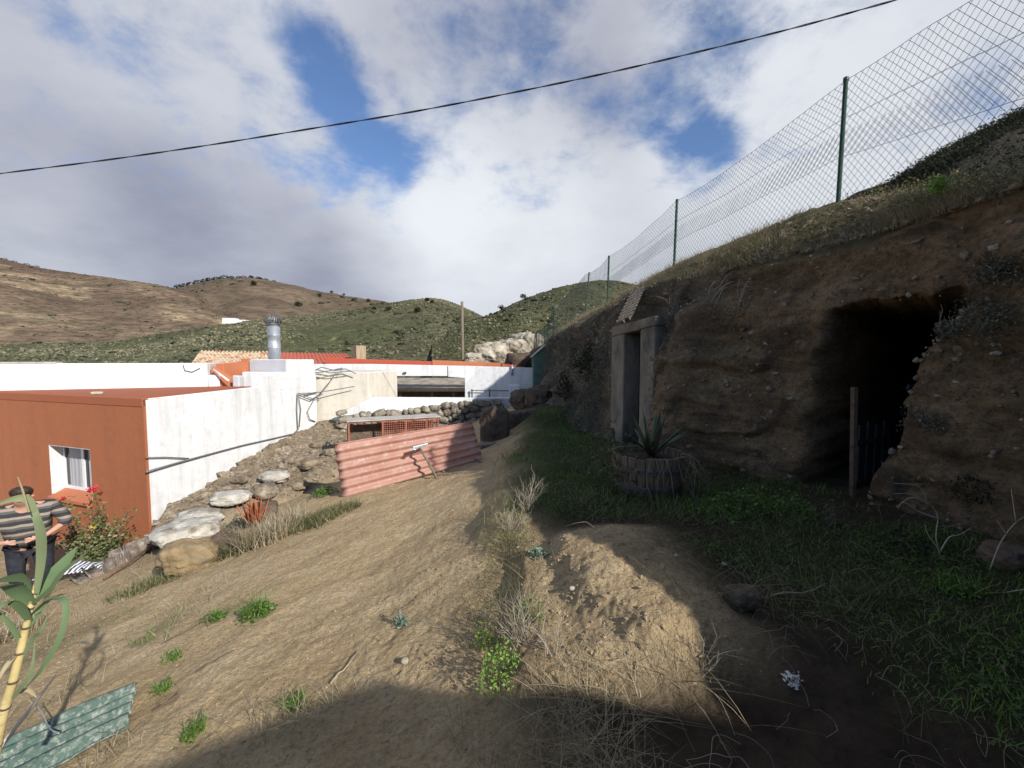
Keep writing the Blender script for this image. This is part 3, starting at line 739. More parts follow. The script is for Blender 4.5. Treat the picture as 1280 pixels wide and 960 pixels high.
# dark line of trees along the crest of the far hill
for k, px_ in enumerate(np.linspace(228, 345, 15)):
    p = VA2[int((px_ - 60) / 3), 59]; n = 120; q = rng.normal(0, 1, (n, 3)); q /= np.linalg.norm(q, axis=1)[:, None]
    s = 5.5 if px_ < 290 else 3.6
    q = q * np.array([s * .9, s * .6, s * .45]) + p + np.array([0, 0, s * .12])
    tag(foliage('tree', q, s * .4, M['bushdark']), 'low dark tree in the line along the far hill crest', 'tree', 'trees along the far hill crest')
for px_ in (15, 28, 42, 56):
    p = VA1[int((px_ + 420) / 3), 59]; n = 90; q = rng.normal(0, 1, (n, 3)); q /= np.linalg.norm(q, axis=1)[:, None]; s = 1.8
    tag(foliage('ridge_bush', q * np.array([s, s, s * .5]) + p, s * .4, M['bushdark']), 'tiny bush on the skyline of the brown hill at left', 'bush', 'bushes on the brown hill skyline')

# ================================================================== SKY, SUN, CAMERA
def build_world():
    w = bpy.data.worlds.new('World'); SC.world = w; w.use_nodes = True; t = w.node_tree; n = t.nodes; n.clear()
    L = t.links.new
    out = n.new('ShaderNodeOutputWorld'); sky = n.new('ShaderNodeTexSky'); sky.sky_type = 'NISHITA'; sky.sun_disc = False
    sky.sun_elevation = math.asin(SUN.z); sky.sun_rotation = math.atan2(SUN.x, SUN.y); sky.altitude = 600; sky.dust_density = .6; sky.ozone_density = 2.0
    b1 = n.new('ShaderNodeBackground'); b1.inputs[1].default_value = .115; tint = n.new('ShaderNodeMix'); tint.data_type = 'RGBA'; tint.blend_type = 'MULTIPLY'; tint.inputs[0].default_value = 1; tint.inputs[7].default_value = (.86, .95, 1.1, 1); L(sky.outputs[0], tint.inputs[6]); L(tint.outputs[2], b1.inputs[0])
    tc = n.new('ShaderNodeTexCoord'); nrm = n.new('ShaderNodeVectorMath'); nrm.operation = 'NORMALIZE'; L(tc.outputs['Generated'], nrm.inputs[0])
    D = nrm.outputs[0]
    sep = n.new('ShaderNodeSeparateXYZ'); L(D, sep.inputs[0])
    def mth(op, a, b=0.0, c=None, clamp=False):
        m = n.new('ShaderNodeMath'); m.operation = op; m.use_clamp = clamp
        for i, v in enumerate((a, b) if c is None else (a, b, c)):
            if hasattr(v, 'links'): L(v, m.inputs[i])
            else: m.inputs[i].default_value = v
        return m.outputs[0]
    zz = mth('ADD', mth('MAXIMUM', sep.outputs[2], 0.0), .32)
    comb = n.new('ShaderNodeCombineXYZ'); L(mth('DIVIDE', sep.outputs[0], zz), comb.inputs[0]); L(mth('DIVIDE', sep.outputs[1], zz), comb.inputs[1])
    comb.inputs[2].default_value = 3.7
    Q = comb.outputs[0]
    def noise(scale, detail, rough, dist, off=0):
        mp = n.new('ShaderNodeMapping'); mp.inputs['Location'].default_value = (off, off * .37, 0); L(Q, mp.inputs[0])
        x = n.new('ShaderNodeTexNoise'); x.inputs['Scale'].default_value = scale; x.inputs['Detail'].default_value = detail
        x.inputs['Roughness'].default_value = rough; x.inputs['Distortion'].default_value = dist * .35; L(mp.outputs[0], x.inputs['Vector']); return x.outputs[0]
    def lobe(px, py, r0, r1):
        """soft disc in the sky: 1 inside r0 degrees, 0 beyond r1 degrees"""
        d = Vector(ray(px, py)).normalized(); v = n.new('ShaderNodeVectorMath'); v.operation = 'DOT_PRODUCT'; L(D, v.inputs[0]); v.inputs[1].default_value = d
        m = n.new('ShaderNodeMapRange'); m.interpolation_type = 'SMOOTHSTEP'; m.inputs[1].default_value = math.cos(math.radians(r1)); m.inputs[2].default_value = math.cos(math.radians(r0))
        L(v.outputs['Value'], m.inputs[0]); return m.outputs[0]
    def total(ls):
        r = ls[0]
        for x in ls[1:]: r = mth('ADD', r, x)
        return r
    n1 = noise(4.2, 10, .6, .35); n2 = noise(1.3, 8, .6, .3, 5.3); n3 = noise(7.5, 9, .65, .8, 9.1)
    holes = total([mth('MULTIPLY', lobe(*a[:4]), a[4] * 1.02) for a in [
        (405, 85, 0, 5, .55), (428, 130, 0, 5, .6), (452, 165, 0, 4.5, .5), (480, 205, 0, 5, .6), (415, 220, 0, 4, .5), (515, 180, 0, 4, .35), (388, 45, 0, 5, .3), (360, 205, 0, 3.5, .3), (560, 150, 0, 4, .2),
        (876, 198, 0, 5.5, .55), (850, 165, 0, 4.5, .4), (905, 165, 0, 4, .25), (700, 50, 0, 7, .2), (785, 130, 0, 6, .36), (870, 45, 0, 9, .34), (640, 20, 0, 9, .2), (650, 90, 0, 7, .16)]])
    cov = mth('ADD', mth('SUBTRACT', 1.1, holes), mth('ADD', mth('MULTIPLY', mth('SUBTRACT', n1, .5), 2.3), mth('MULTIPLY', mth('SUBTRACT', n3, .5), 1.5)))
    low = n.new('ShaderNodeMapRange'); low.interpolation_type = 'SMOOTHSTEP'; low.inputs[1].default_value = .38; low.inputs[2].default_value = .16; L(sep.outputs[2], low.inputs[0])
    cov = mth('ADD', cov, mth('MULTIPLY', low.outputs[0], .6))
    mr = n.new('ShaderNodeMapRange'); mr.interpolation_type = 'SMOOTHSTEP'; mr.inputs[1].default_value = .04; mr.inputs[2].default_value = 1.2; L(cov, mr.inputs[0])
    front = n.new('ShaderNodeMapRange'); front.interpolation_type = 'SMOOTHSTEP'; front.inputs[1].default_value = -.15; front.inputs[2].default_value = .4
    front.inputs[3].default_value = .12; L(sep.outputs[1], front.inputs[0])          # the sun side of the sky is mostly clear
    cover = mth('MULTIPLY', mth('MULTIPLY', mr.outputs[0], .98), front.outputs[0])
    bright = total([mth('MULTIPLY', lobe(*a[:4]), a[4]) for a in [
        (600, 280, 3, 20, .24), (560, 330, 2, 14, .06), (760, 260, 3, 16, .1), (1040, 60, 4, 22, .2), (960, 180, 4, 16, .08), (300, 80, 3, 16, .1), (560, 250, 2, 10, .1), (110, 320, 2, 10, .06),
        (100, 275, 4, 14, -.1), (280, 310, 4, 14, -.18), (450, 360, 3, 10, -.18), (690, 90, 3, 14, -.1), (520, 60, 3, 12, -.08), (100, 100, 4, 18, -.02), (800, 90, 2, 10, -.08)]])
    val = mth('ADD', mth('ADD', .57, mth('MULTIPLY', mth('SUBTRACT', n2, .5), .3)), bright)
    val = mth('ADD', val, mth('MULTIPLY', mth('SUBTRACT', n1, .5), .25))
    rp = n.new('ShaderNodeValToRGB'); e = rp.color_ramp.elements
    while len(e) < 5: e.new(.5)
    for k, (p, c) in enumerate([(0, (.19, .21, .29)), (.3, (.33, .35, .44)), (.5, (.49, .51, .59)), (.7, (.66, .69, .75)), (1, (.85, .88, .93))]):
        e[k].position = p; e[k].color = (*c, 1)
    L(val, rp.inputs[0])
    b2 = n.new('ShaderNodeBackground'); b2.inputs[1].default_value = CLOUD; L(rp.outputs[0], b2.inputs[0])
    mx = n.new('ShaderNodeMixShader'); L(cover, mx.inputs[0]); L(b1.outputs[0], mx.inputs[1]); L(b2.outputs[0], mx.inputs[2]); L(mx.outputs[0], out.inputs[0])
CLOUD = .8
build_world()
sl = bpy.data.lights.new('sun', 'SUN'); sl.energy = 5.0; sl.angle = math.radians(.5); sl.color = (1.0, .965, .91)
so = bpy.data.objects.new('sun', sl); COL.objects.link(so); so.rotation_euler = SUN.to_track_quat('Z', 'Y').to_euler(); so.location = SUN * 50
cd = bpy.data.cameras.new('camera'); cam = bpy.data.objects.new('camera', cd); COL.objects.link(cam)
cd.sensor_width = 36; cd.lens = F / 1280 * 36; cd.clip_start = .02; cd.clip_end = 5000
cam.rotation_euler = (math.radians(90) - TH, 0, 0); SC.camera = cam
vs = SC.view_settings; vs.view_transform = 'Standard'; vs.look = 'None'; vs.gamma = 1; vs.use_curve_mapping = False; vs.exposure = 0.34
SC.cycles.use_denoising = True; SC.cycles.max_bounces = 5; SC.cycles.diffuse_bounces = 3

# ================================================================== HOUSES
C0 = Vector((-6.95, 7.8, 0)); UL = Vector((-.948, .318, 0)).normalized(); NF = Vector((-UL.y, UL.x, 0))   # front wall: runs left along UL
if NF.y > 0: NF = -NF
INW = Vector((.026, 1.0, 0)) * .95
ZR = -.75
def fu(px, py):
    p = Vector(hit_plane(px, py, C0, NF)); return (p - C0).dot(UL), p.z
house = empty('orange_house', (-8.5, 9.5, -3.7), 'low flat roofed house with terracotta front, white side wall and a metal flue', 'house')
def front_pt(u, z, d=0): q = C0 + UL * u + INW * d; return Vector((q.x, q.y, z))
u0, zt = fu(112, 556); u1, _ = fu(60.5, 556); _, zb = fu(62, 617); zt = fu(62, 556)[1]
UMAX = 6.2
mb = MB()
def fpanel(mb, ua, ub, za, zb_, d0=0, d1=.38):
    return mb.hexa([front_pt(ua, za, d0), front_pt(ub, za, d0), front_pt(ub, za, d1), front_pt(ua, za, d1)],
                   [front_pt(ua, zb_, d0), front_pt(ub, zb_, d0), front_pt(ub, zb_, d1), front_pt(ua, zb_, d1)])
fpanel(mb, 0, u0, -4.2, ZR); fpanel(mb, u1, UMAX, -4.2, ZR); fpanel(mb, u0, u1, -4.2, zb - .02); fpanel(mb, u0, u1, zt, ZR)
mb.build('front_wall', M['orange'], house)
# white reveals, sloping sill, frame, panes, curtain
win = MB(); t_ = .012
win.hexa([front_pt(u1 - t_, zb, .004), front_pt(u1 - t_ + .01, zb, .004), front_pt(u1 - t_ + .01, zb, .34), front_pt(u1 - t_, zb, .34)], [front_pt(u1 - t_, zt, .004), front_pt(u1 - t_ + .01, zt, .004), front_pt(u1 - t_ + .01, zt, .34), front_pt(u1 - t_, zt, .34)])
win.hexa([front_pt(u0 + t_ - .01, zb, .004), front_pt(u0 + t_, zb, .004), front_pt(u0 + t_, zb, .34), front_pt(u0 + t_ - .01, zb, .34)], [front_pt(u0 + t_ - .01, zt, .004), front_pt(u0 + t_, zt, .004), front_pt(u0 + t_, zt, .34), front_pt(u0 + t_ - .01, zt, .34)])
win.hexa([front_pt(u0 + t_, zt - .014, .004), front_pt(u1 - t_, zt - .014, .004), front_pt(u1 - t_, zt - .014, .34), front_pt(u0 + t_, zt - .014, .34)], [front_pt(u0 + t_, zt - .004, .004), front_pt(u1 - t_, zt - .004, .004), front_pt(u1 - t_, zt - .004, .34), front_pt(u0 + t_, zt - .004, .34)])
window = win.build('window', M['white'], house)
fr = MB(); ua, ub, fz0, fz1 = u0 + t_ + .004, u1 - t_ - .004, zb + .06, zt - .018
for a, b in ((ua, ua + .06), (ub - .06, ub), ((ua + ub) / 2 - .045, (ua + ub) / 2 + .045)): fpanel(fr, a, b, fz0, fz1, .27, .33)
fpanel(fr, ua + .062, ub - .062, fz1 - .06, fz1, .272, .328); fpanel(fr, ua + .062, ub - .062, fz0, fz0 + .07, .272, .328)
fr.build('window_frame', M['frame_white'], window)
for a, b in ((ua + .06, (ua + ub) / 2 - .046), ((ua + ub) / 2 + .046, ub - .06)):
    fpanel(MB(), a + .002, b - .002, fz0 + .072, fz1 - .062, .3, .306).build('window_pane', M['glass'], window)
    g = MB(); nW = 10
    cw = (b - a) * .75; V = []
    for k in range(nW + 1):
        uu = a + cw * k / nW; dd = .285 + .006 * math.sin(k * 2.2)
        V += [front_pt(uu, fz0 + .075, dd), front_pt(uu, fz1 - .065, dd)]
    g.add(V, [(2 * k, 2 * k + 2, 2 * k + 3, 2 * k + 1) for k in range(nW)]).build('curtain', M['curtain'], window)
sl_ = MB(); sl_.hexa([front_pt(u0 - .03, zb - .1, -.07), front_pt(u1 + .03, zb - .1, -.07), front_pt(u1 - t_ - .002, zb - .0, .27), front_pt(u0 + t_ + .002, zb, .27)],
    [front_pt(u0 - .03, zb - .04, -.07), front_pt(u1 + .03, zb - .04, -.07), front_pt(u1 - t_ - .002, zb + .058, .27), front_pt(u0 + t_ + .002, zb + .058, .27)])
sl_.build('window_sill', M['orange_light'], window)
# side wall, roof
S0, S1 = Vector((-6.952, 7.79, 0)), Vector((-6.78, 14.4, 0))
sw = MB()
def sidep(y): return S0.x + (S1.x - S0.x) * (y - S0.y) / (S1.y - S0.y)
sw.wall((S0.x + .004, 7.835), (S1.x, S1.y), -4.2, -.735, .05, z1b=-.70)
sw.wall((sidep(11.35) + .004, 11.35), (sidep(14.38) + .004, 14.38), -.9, -.42, .3)
sw.wall((sidep(11.9) + .008, 11.9), (sidep(14.36) + .008, 14.36), -.6, -.40, .28)
sw.build('side_wall', M['white'], house, bevel=.025)
rf = MB(); poly = [front_pt(.03, 0, .02), front_pt(UMAX, 0, .02), Vector((-12.9, 10.2, 0)), Vector((-8.0, 11.75, 0)), Vector((sidep(11.6) - .36, 11.6, 0)), Vector((sidep(8) - .355, 8.0, 0))]
rf.hexa([Vector((p.x, p.y, ZR - .2)) for p in poly], [Vector((p.x, p.y, ZR + .012)) for p in poly]).build('roof', M['orange_roof'], house)
kb = MB()
for a, b in (((u0, 0), 0),): pass
fpanel(kb, .0, UMAX, ZR - .14, ZR + .03, -.012, .12).build('roof_kerb', M['orange_roof'], house, bevel=.015)
# back chimney block and flue
cb = MB(); cb.hexa([P(313, 470, 13.0).xy.to_3d(), P(358, 470, 12.75).xy.to_3d(), Vector((sidep(14.3) - .02, 14.3, 0)), Vector((-8.5, 14.6, 0))], [Vector((0, 0, 0))] * 4)
b4 = [Vector((P(313, 470, 13.1).x, 13.1, 0)), Vector((sidep(12.9) + .0 - .05, 12.75, 0)), Vector((sidep(14.35) - .03, 14.35, 0)), Vector((-8.35, 14.7, 0))]
cb = MB().hexa([Vector((p.x, p.y, -.9)) for p in b4], [Vector((p.x, p.y, .02)) for p in b4]); cb.build('chimney_block', M['white'], house, bevel=.03)
f4 = [b4[0] + Vector((0, -.02, 0)), b4[1] + Vector((-.06, -.022, 0))]
MB().wall(f4[0], f4[1], -.45, .0, .015).build('grey_patch', M['white_grey'], house)
MB().hexa([Vector((p.x, p.y, -.8)) for p in (P(303, 480, 12.3), Vector((sidep(12.3) - .05, 12.3, 0)), Vector((sidep(12.7) - .05, 12.73, 0)), P(306, 480, 13.0))],
          [Vector((p.x, p.y, -.36)) for p in (P(303, 480, 12.3), Vector((sidep(12.3) - .05, 12.3, 0)), Vector((sidep(12.7) - .05, 12.73, 0)), P(306, 480, 13.0))]).build('ledge', M['white'], house, bevel=.02)
fc = P(343, 440, 13.55); fl = MB(); R_ = .185
fl.lathe((fc.x, fc.y, 0), [(R_, -.02), (R_, .38), (R_ + .008, .385), (R_ + .008, .4), (R_, .405), (R_, .78), (R_ + .008, .785), (R_ + .008, .8), (R_, .805), (R_, 1.18)], 28)
flue = fl.build('flue', M['galv'], house, smooth=False)
for p in flue.data.polygons: p.use_smooth = len(p.vertices) == 4
cp = MB().lathe((fc.x, fc.y, 0), [(R_ + .01, 1.12), (R_ + .035, 1.13), (R_ + .035, 1.19), (R_ + .01, 1.2)], 28)
for k in range(22):
    a = 6.283 * k / 22; pts = []; ws = []
    for q in range(7):
        s_ = q / 6; ang = math.pi * .5 * s_; rr = (R_ + .05) * math.cos(ang) ** .6 if s_ < 1 else .02
        pts.append(Vector((fc.x + rr * math.cos(a + s_ * .7), fc.y + rr * math.sin(a + s_ * .7), 1.2 + .27 * math.sin(ang)))); ws.append(.062 * (1 - .75 * s_))
    cp.strip(pts, ws, (-math.sin(a + .5), math.cos(a + .5), .3), fold=.25)
cp.lathe((fc.x, fc.y, 0), [(.14, 1.2), (.12, 1.3), (.06, 1.42), (.02, 1.45)], 16)
cp.build('turbine_cap', M['cap_dark'], flue, solid=.006)
# red stair parapets behind the roof and the white rain spout
st = MB(); A = P(264, 470, 11.75); B = P(291, 470, 11.9)
st.hexa([Vector((A.x, 11.75, ZR)), Vector((B.x, 11.75, ZR)), Vector((B.x, 11.95, ZR)), Vector((A.x, 11.95, ZR))], [Vector((A.x, 11.75, -.18)), Vector((B.x, 11.75, -.52)), Vector((B.x, 11.95, -.52)), Vector((A.x, 11.95, -.18))])
st.hexa([Vector((A.x, 11.96, ZR)), Vector((A.x + .22, 11.96, ZR)), Vector((A.x + .22, 13.6, ZR)), Vector((A.x, 13.6, ZR))], [Vector((A.x, 11.96, -.1)), Vector((A.x + .22, 11.96, -.1)), Vector((A.x + .22, 13.6, -.04)), Vector((A.x, 13.6, -.04))])
c, d = P(279, 455, 13.7), P(312, 455, 13.7)
st.hexa([Vector((c.x, 13.7, -.8)), Vector((d.x, 13.7, -.8)), Vector((d.x, 13.95, -.8)), Vector((c.x, 13.95, -.8))], [Vector((c.x, 13.7, -.2)), Vector((d.x, 13.7, .05)), Vector((d.x, 13.95, .05)), Vector((c.x, 13.95, -.2))])
c, d = P(301, 450, 13.4), P(313, 450, 13.4)
st.hexa([Vector((c.x, 13.4, -.8)), Vector((d.x, 13.4, -.8)), Vector((d.x, 13.66, -.8)), Vector((c.x, 13.66, -.8))], [Vector((c.x, 13.4, .05)), Vector((d.x, 13.4, .05)), Vector((d.x, 13.66, .05)), Vector((c.x, 13.66, .05))])
st.build('stair_parapet', M['orange_light'], house, bevel=.012)
q = P(296, 480, 11.55); MB().hexa([Vector((q.x - .09, 11.5, ZR + .0)), Vector((q.x + .1, 11.5, ZR)), Vector((q.x + .1, 11.72, ZR)), Vector((q.x - .09, 11.72, ZR))],
    [Vector((q.x - .09, 11.5, -.42)), Vector((q.x + .1, 11.5, -.44)), Vector((q.x + .1, 11.72, -.44)), Vector((q.x - .09, 11.72, -.42))]).build('rain_spout', M['white_grey'], house, bevel=.03)
MB().tube([P(287, 476, 11.6) + Vector((.05, -.1, 0)), P(270, 462, 11.72) + Vector((0, -.1, 0))], .03, 8).build('pipe', M['white'], house, smooth=True)
q = P(121, 492.5, 8.9); tag(rock('stone', (q.x, q.y, ZR + .045), (.22, .13, .07), M['rock_pale'], 3, .4), 'small tan stone lying on the terracotta roof edge', 'stone')

# white house behind on the left
wh = empty('white_house', (-10.5, 12, -3.5), 'white parapeted house standing behind the terracotta roof at far left', 'house')
a, b = Vector((-17.0, 8.1, 0)), Vector((P(257, 455, 11.55).x, 11.6, 0))
MB().wall(a, b, -3.8, -.085, .25).build('wall', M['white'], wh, bevel=.02)
d = (b - a).normalized(); nn_ = Vector((-d.y, d.x, 0))
MB().wall(b + nn_ * .25 - d * .0, b + nn_ * 4.2, -3.8, -.09, .25).build('wall', M['white'], wh, bevel=.02)
MB().wall(a - nn_ * .01 + d * .0, a + (b - a) * .66 - nn_ * .01, -.085, -.045, .28).build('coping', M['slab'], wh)
MB().wall(b + d * .012, b + d * .28, -.77, -.42, .2).build('low_wall', M['white'], wh, bevel=.015)
pp = []
for px, py in ((229, 456), (231, 463), (240, 465), (250, 460)): h = Vector(hit_plane(px, py, a - nn_ * .03, nn_)); pp.append(h)
tag(MB().tube(pp, .012, 5).build('wall_wire', M['grey_cable'], smooth=True), 'thin loose wire hanging on the white parapet behind the terracotta roof', 'wire')

# lichened tile roof behind
def tile_roof(mb, el, er, rr_, rl, rows, cols, amp=.09):
    """barrel tiles: wavy rows overlapping like steps"""
    nu = cols * 6
    for r in range(rows):
        V = []; t0, t1 = r / rows, (r + 1.12) / rows
        for e, t in ((0, t0), (1, t1)):
            for k in range(nu + 1):
                s = k / nu; p = (el.lerp(er, s)).lerp(rl.lerp(rr_, s), t); z = amp * abs(math.sin(math.pi * cols * s)) + (.05 if e == 0 else 0)
                V.append(p + Vector((0, 0, z)))
        for k in range(nu + 1): V.append(V[k] - Vector((0, 0, .05)))
        m = nu + 1
        mb.add(V, [(k, k + 1, m + k + 1, m + k) for k in range(nu)] + [(2 * m + k, 2 * m + k + 1, k + 1, k) for k in range(nu)], random.random())
    return mb
th = empty('tiled_house', (-14, 20, -3), 'house with lichen covered barrel tile roof behind the white flue block', 'house')
def Z3(px, py, Y): return P(px, py, Y)
tile_roof(MB(), Z3(226, 474, 17.6), Z3(334, 474, 17.6), Z3(340, 441, 22), Z3(250, 440, 22), 9, 20).build('roof', M['tile_lichen'], th)
q0, q1 = Z3(226, 474, 17.8), Z3(334, 474, 17.8)
MB().wall((q0.x, 17.9), (q1.x, 17.9), -3.8, q0.z - .04, .3).build('wall', M['white'], th)
rh = empty('red_roofed_house', (-9, 21, -3), 'house with red painted tile roof just right of the metal flue', 'house')
tile_roof(MB(), Z3(336, 459, 18.2), Z3(450, 460, 18.2), Z3(432, 443, 22), Z3(344, 441.5, 22), 7, 20, .07).build('roof', M['tile_red'], rh)
q0, q1 = Z3(337, 459, 18.5), Z3(450, 460, 18.5)
MB().wall((q0.x, 18.6), (q1.x, 18.6), -3.8, q0.z - .05, .3).build('wall', M['white'], rh)
q0, q1 = Z3(404, 447, 20.5), Z3(438, 447, 20.5)
MB().wall((q0.x, 20.2), (q1.x, 20.2), -.3, .12, .3).build('roof_ridge', M['red_paint'], rh, bevel=.03)

# beige rendered block with cables
bb = MB(); x0, x1 = P(393, 500, 14.6).x, P(461, 500, 14.45).x
bb.hexa([Vector((x0, 14.62, -3.2)), Vector((x1, 14.45, -3.2)), Vector((x1 + .25, 17.2, -3.2)), Vector((x0, 17.2, -3.2))], [Vector((x0, 14.62, -.40)), Vector((x1, 14.45, -.42)), Vector((x1 + .25, 17.2, -.42)), Vector((x0, 17.2, -.40))])
tank = bb.build('rendered_block', M['beige'], bevel=.04); tag(tank, 'stained beige rendered block beside the white side wall under loose cables', 'outbuilding')

# low white terrace wall on the dry stone wall
tw = MB(); a = Vector((P(380, 510, 14.35).x, 14.3, 0)); b = Vector((P(462, 500, 14.35).x, 14.33, 0)); c = Vector((P(649, 499, 16.8).x, 16.8, 0))
za, zb2 = -(497 - 450) / F * 14.35, -(497.5 - 450) / F * 16.8
tw.wall(b, c, -2.4, za, .28, z1b=zb2)
tw.hexa([Vector((P(400, 0, 14.4).x, 14.36, -3.2)), Vector((b.x + .02, 14.32, -3.2)), Vector((b.x + .02, 14.42, -3.2)), Vector((P(400, 0, 14.4).x, 14.42, -3.2))],
        [Vector((P(400, 0, 14.4).x, 14.36, -2.05)), Vector((b.x + .02, 14.32, za - .02)), Vector((b.x + .02, 14.42, za - .02)), Vector((P(400, 0, 14.4).x, 14.42, -2.05))])
tag(tw.build('terrace_wall', M['white'], bevel=.03), 'low whitewashed wall running above the dry stone wall', 'wall')
pb = P(643, 490, 16.6)
tag(MB().box((pb.x, 16.85, -1.32), (.42, .5, .62)).build('wall_pier', M['white'], bevel=.02), 'short white pier at the right end of the low terrace wall', 'pier')

# far white house with the open terrace
fh = empty('far_white_house', (-3, 18.5, -2.5), 'long white house with open terrace gap below an orange roof band', 'house')
YW = 18.0
def fx(px): return P(px, 460, YW).x
def fz_(py): return P(500, py, YW).z
def ppanel(mb, pxa, pxb, pya0, pya1, pyb0=None, pyb1=None, y=YW, th_=.3):
    pyb0 = pya0 if pyb0 is None else pyb0; pyb1 = pya1 if pyb1 is None else pyb1
    xa, xb = P(pxa, 460, y).x, P(pxb, 460, y).x
    z = lambda py: P(500, py, y).z
    return mb.hexa([(xa, y, z(pya0)), (xb, y, z(pyb0)), (xb, y + th_, z(pyb0)), (xa, y + th_, z(pya0))], [(xa, y, z(pya1)), (xb, y, z(pyb1)), (xb, y + th_, z(pyb1)), (xa, y + th_, z(pya1))])
w_ = MB()
ppanel(w_, 392, 462, 520, 455); ppanel(w_, 462, 560, 470, 455, 470, 457); ppanel(w_, 560, 581, 471, 457, 472.5, 457.3, YW - .05)
ppanel(w_, 581, 690, 525, 457.3, 525, 460.5, YW - .055)
w_.build('wall', M['white'], fh, bevel=.01)
po = MB(); ppanel(po, 461.5, 464, 500, 469.5, y=YW - .1, th_=.15); po.build('terrace_post', M['white_grey'], fh)
bd = MB(); xa, xb = fx(400), fx(672)
bd.hexa([(xa, YW + .5, -.3), (xb, YW + .5, -.42), (xb, YW + .8, -.42), (xa, YW + .8, -.3)], [(xa, YW + .5, .1), (fx(634), YW + .5, -.18), (fx(634), YW + .8, -.18), (xa, YW + .8, .1)])
bd.build('roof_band', M['red_paint'], fh, bevel=.01)
bd = MB(); xa = fx(538); bd.hexa([(xa, YW + .46, -.3), (fx(638), YW + .46, -.4), (fx(638), YW + .495, -.4), (xa, YW + .495, -.3)], [(xa, YW + .46, -.0), (fx(628), YW + .46, -.13), (fx(628), YW + .495, -.13), (xa, YW + .495, -.0)])
bd.build('faded_band', M['orange_light'], fh)
xa, xb = fx(440), fx(600)
MB().hexa([(xa, 19.2, -1.42), (xb, 19.2, -1.42), (xb + .3, 21.6, -1.0), (xa, 21.6, -1.0)], [(xa, 19.2, -1.36), (xb, 19.2, -1.36), (xb + .3, 21.6, -.93), (xa, 21.6, -.93)]).build('terrace_roof', M['shed_roof'], fh)
MB().box(((xa + xb) / 2, 19.16, -1.4), (xb - xa, .06, .1)).build('eave_beam', M['wood_tan'], fh)
bk = MB().wall((xa, 21.4), (xb, 21.4), -3, -1.05, .2); bk.build('back_wall', M['wood_grey'], fh)
for px in (500, 540, 567): x = P(px, 490, 19.25).x; MB().box((x, 19.3, -2.1), (.12, .12, 1.36)).build('post', M['wood_grey'], fh)
# vent pipe and small fittings on the white wall
x = P(640, 458, 17.8).x; MB().tube([(x, YW - .12, -.66), (x, YW - .12, -.2)], .045, 8).build('vent_pipe', M['galv'], fh, smooth=True)
MB().box((P(506, 466, 17.95).x, YW - .04, P(506, 466, 18).z), (.12, .08, .08)).build('wall_lamp', M['cap_dark'], fh, bevel=.01)
lg = MB(); pz = P(588, 488, 17.8)
lg.tube([(P(588, 488, 17.8).x, 17.8, pz.z), (P(648, 489, 17.8).x, 17.8, pz.z - .02)], .02, 6)
for px in (590, 612): x = P(px, 488, 17.8).x; lg.tube([(x, 17.8, pz.z + .05), (x, 17.8, pz.z - .4)], .035, 6)
lg.build('handrail', M['cap_dark'], fh)

# chimney stub, pole, green shed, pale outcrop
x = P(448, 445, 19.6); c_ = MB().box((x.x + .13, 19.6, -.05), (.32, .4, 1.44)); ch = c_.build('wooden_chimney', M['wood_tan'], bevel=.01); tag(ch, 'square board clad chimney rising above the red roof band', 'chimney')
MB().box((x.x - .15, 19.58, -.06), (.2, .36, 1.4)).build('side_board', M['bark'], ch)
pl = P(578.5, 450, 27); tag(MB().tube([(pl.x, 27, -2.5), (pl.x - .02, 27, pl.z + 3.75)], [.11, .085], 10).build('utility_pole', M['wood_pole'], smooth=True), 'slim wooden utility pole standing behind the orange roof band', 'pole')
gs = empty('green_shed', (1.3, 17, -1), 'small dark green gabled shed wedged against the rock bank', 'shed')
xs = [P(667, 460, 17).x, P(692, 460, 17).x]; xm = P(683, 430, 17).x; zt2 = P(683, 431, 17).z; ze = P(668, 445, 17).z
MB().add([(xs[0], 17, -1.4), (xs[1], 17, -1.4), (xs[1], 17, ze), (xm, 17, zt2), (xs[0], 17, ze), (xs[0], 19, -1.4), (xs[1], 19, -1.4), (xs[1], 19, ze), (xm, 19, zt2), (xs[0], 19, ze)],
    [(0, 1, 2, 3, 4), (9, 8, 7, 6, 5), (0, 4, 9, 5), (1, 6, 7, 2), (0, 5, 6, 1)]).build('wall', M['green_sheet_far'], gs)
r_ = MB(); r_.bar((xm, 16.9, zt2 + .02), (xm, 19.1, zt2 + .02), .05, .04)
for s_ in (0, 1):
    e = Vector((xs[s_], 0, ze)); mvec = Vector((xm, 0, zt2)); o_ = (e - mvec) * .12
    r_.hexa([(xm, 16.9, zt2 + .005), (e.x + o_.x, 16.9, e.z + o_.z + .005), (e.x + o_.x, 19.1, e.z + o_.z + .005), (xm, 19.1, zt2 + .005)], [(xm, 16.9, zt2 + .035), (e.x + o_.x, 16.9, e.z + o_.z + .035), (e.x + o_.x, 19.1, e.z + o_.z + .035), (xm, 19.1, zt2 + .035)])
r_.build('roof', M['slab'], gs)
for k, (px, py, Y, sx, sy, sz, lb) in enumerate([(612, 443, 26, 2.3, 2, 1.5, 'pale craggy outcrop right of the utility pole behind the orange roof'), (640, 441, 27, 2.4, 2, 1.8, 'pale craggy outcrop in the middle behind the orange roof'), (662, 436, 28, 2.4, 2.2, 2.2, 'pale craggy outcrop below the far fence posts'), (592, 449, 25, 1.2, 1, .8, 'small pale rock at the foot of the utility pole')]):
    p = P(px, py, Y); tag(rock('outcrop', p, (sx, sy, sz), M['rock_pale'], 20 + k, k, 5, .55, facet=.5), lb, 'rock outcrop')
p = P(650, 452, 19.5); tag(rock('dark_rock', p, (1.5, 1.2, .9), M['rock_dark'], 31, .3, 4, .4), 'dark low rock behind the white house beside the green shed', 'rock')
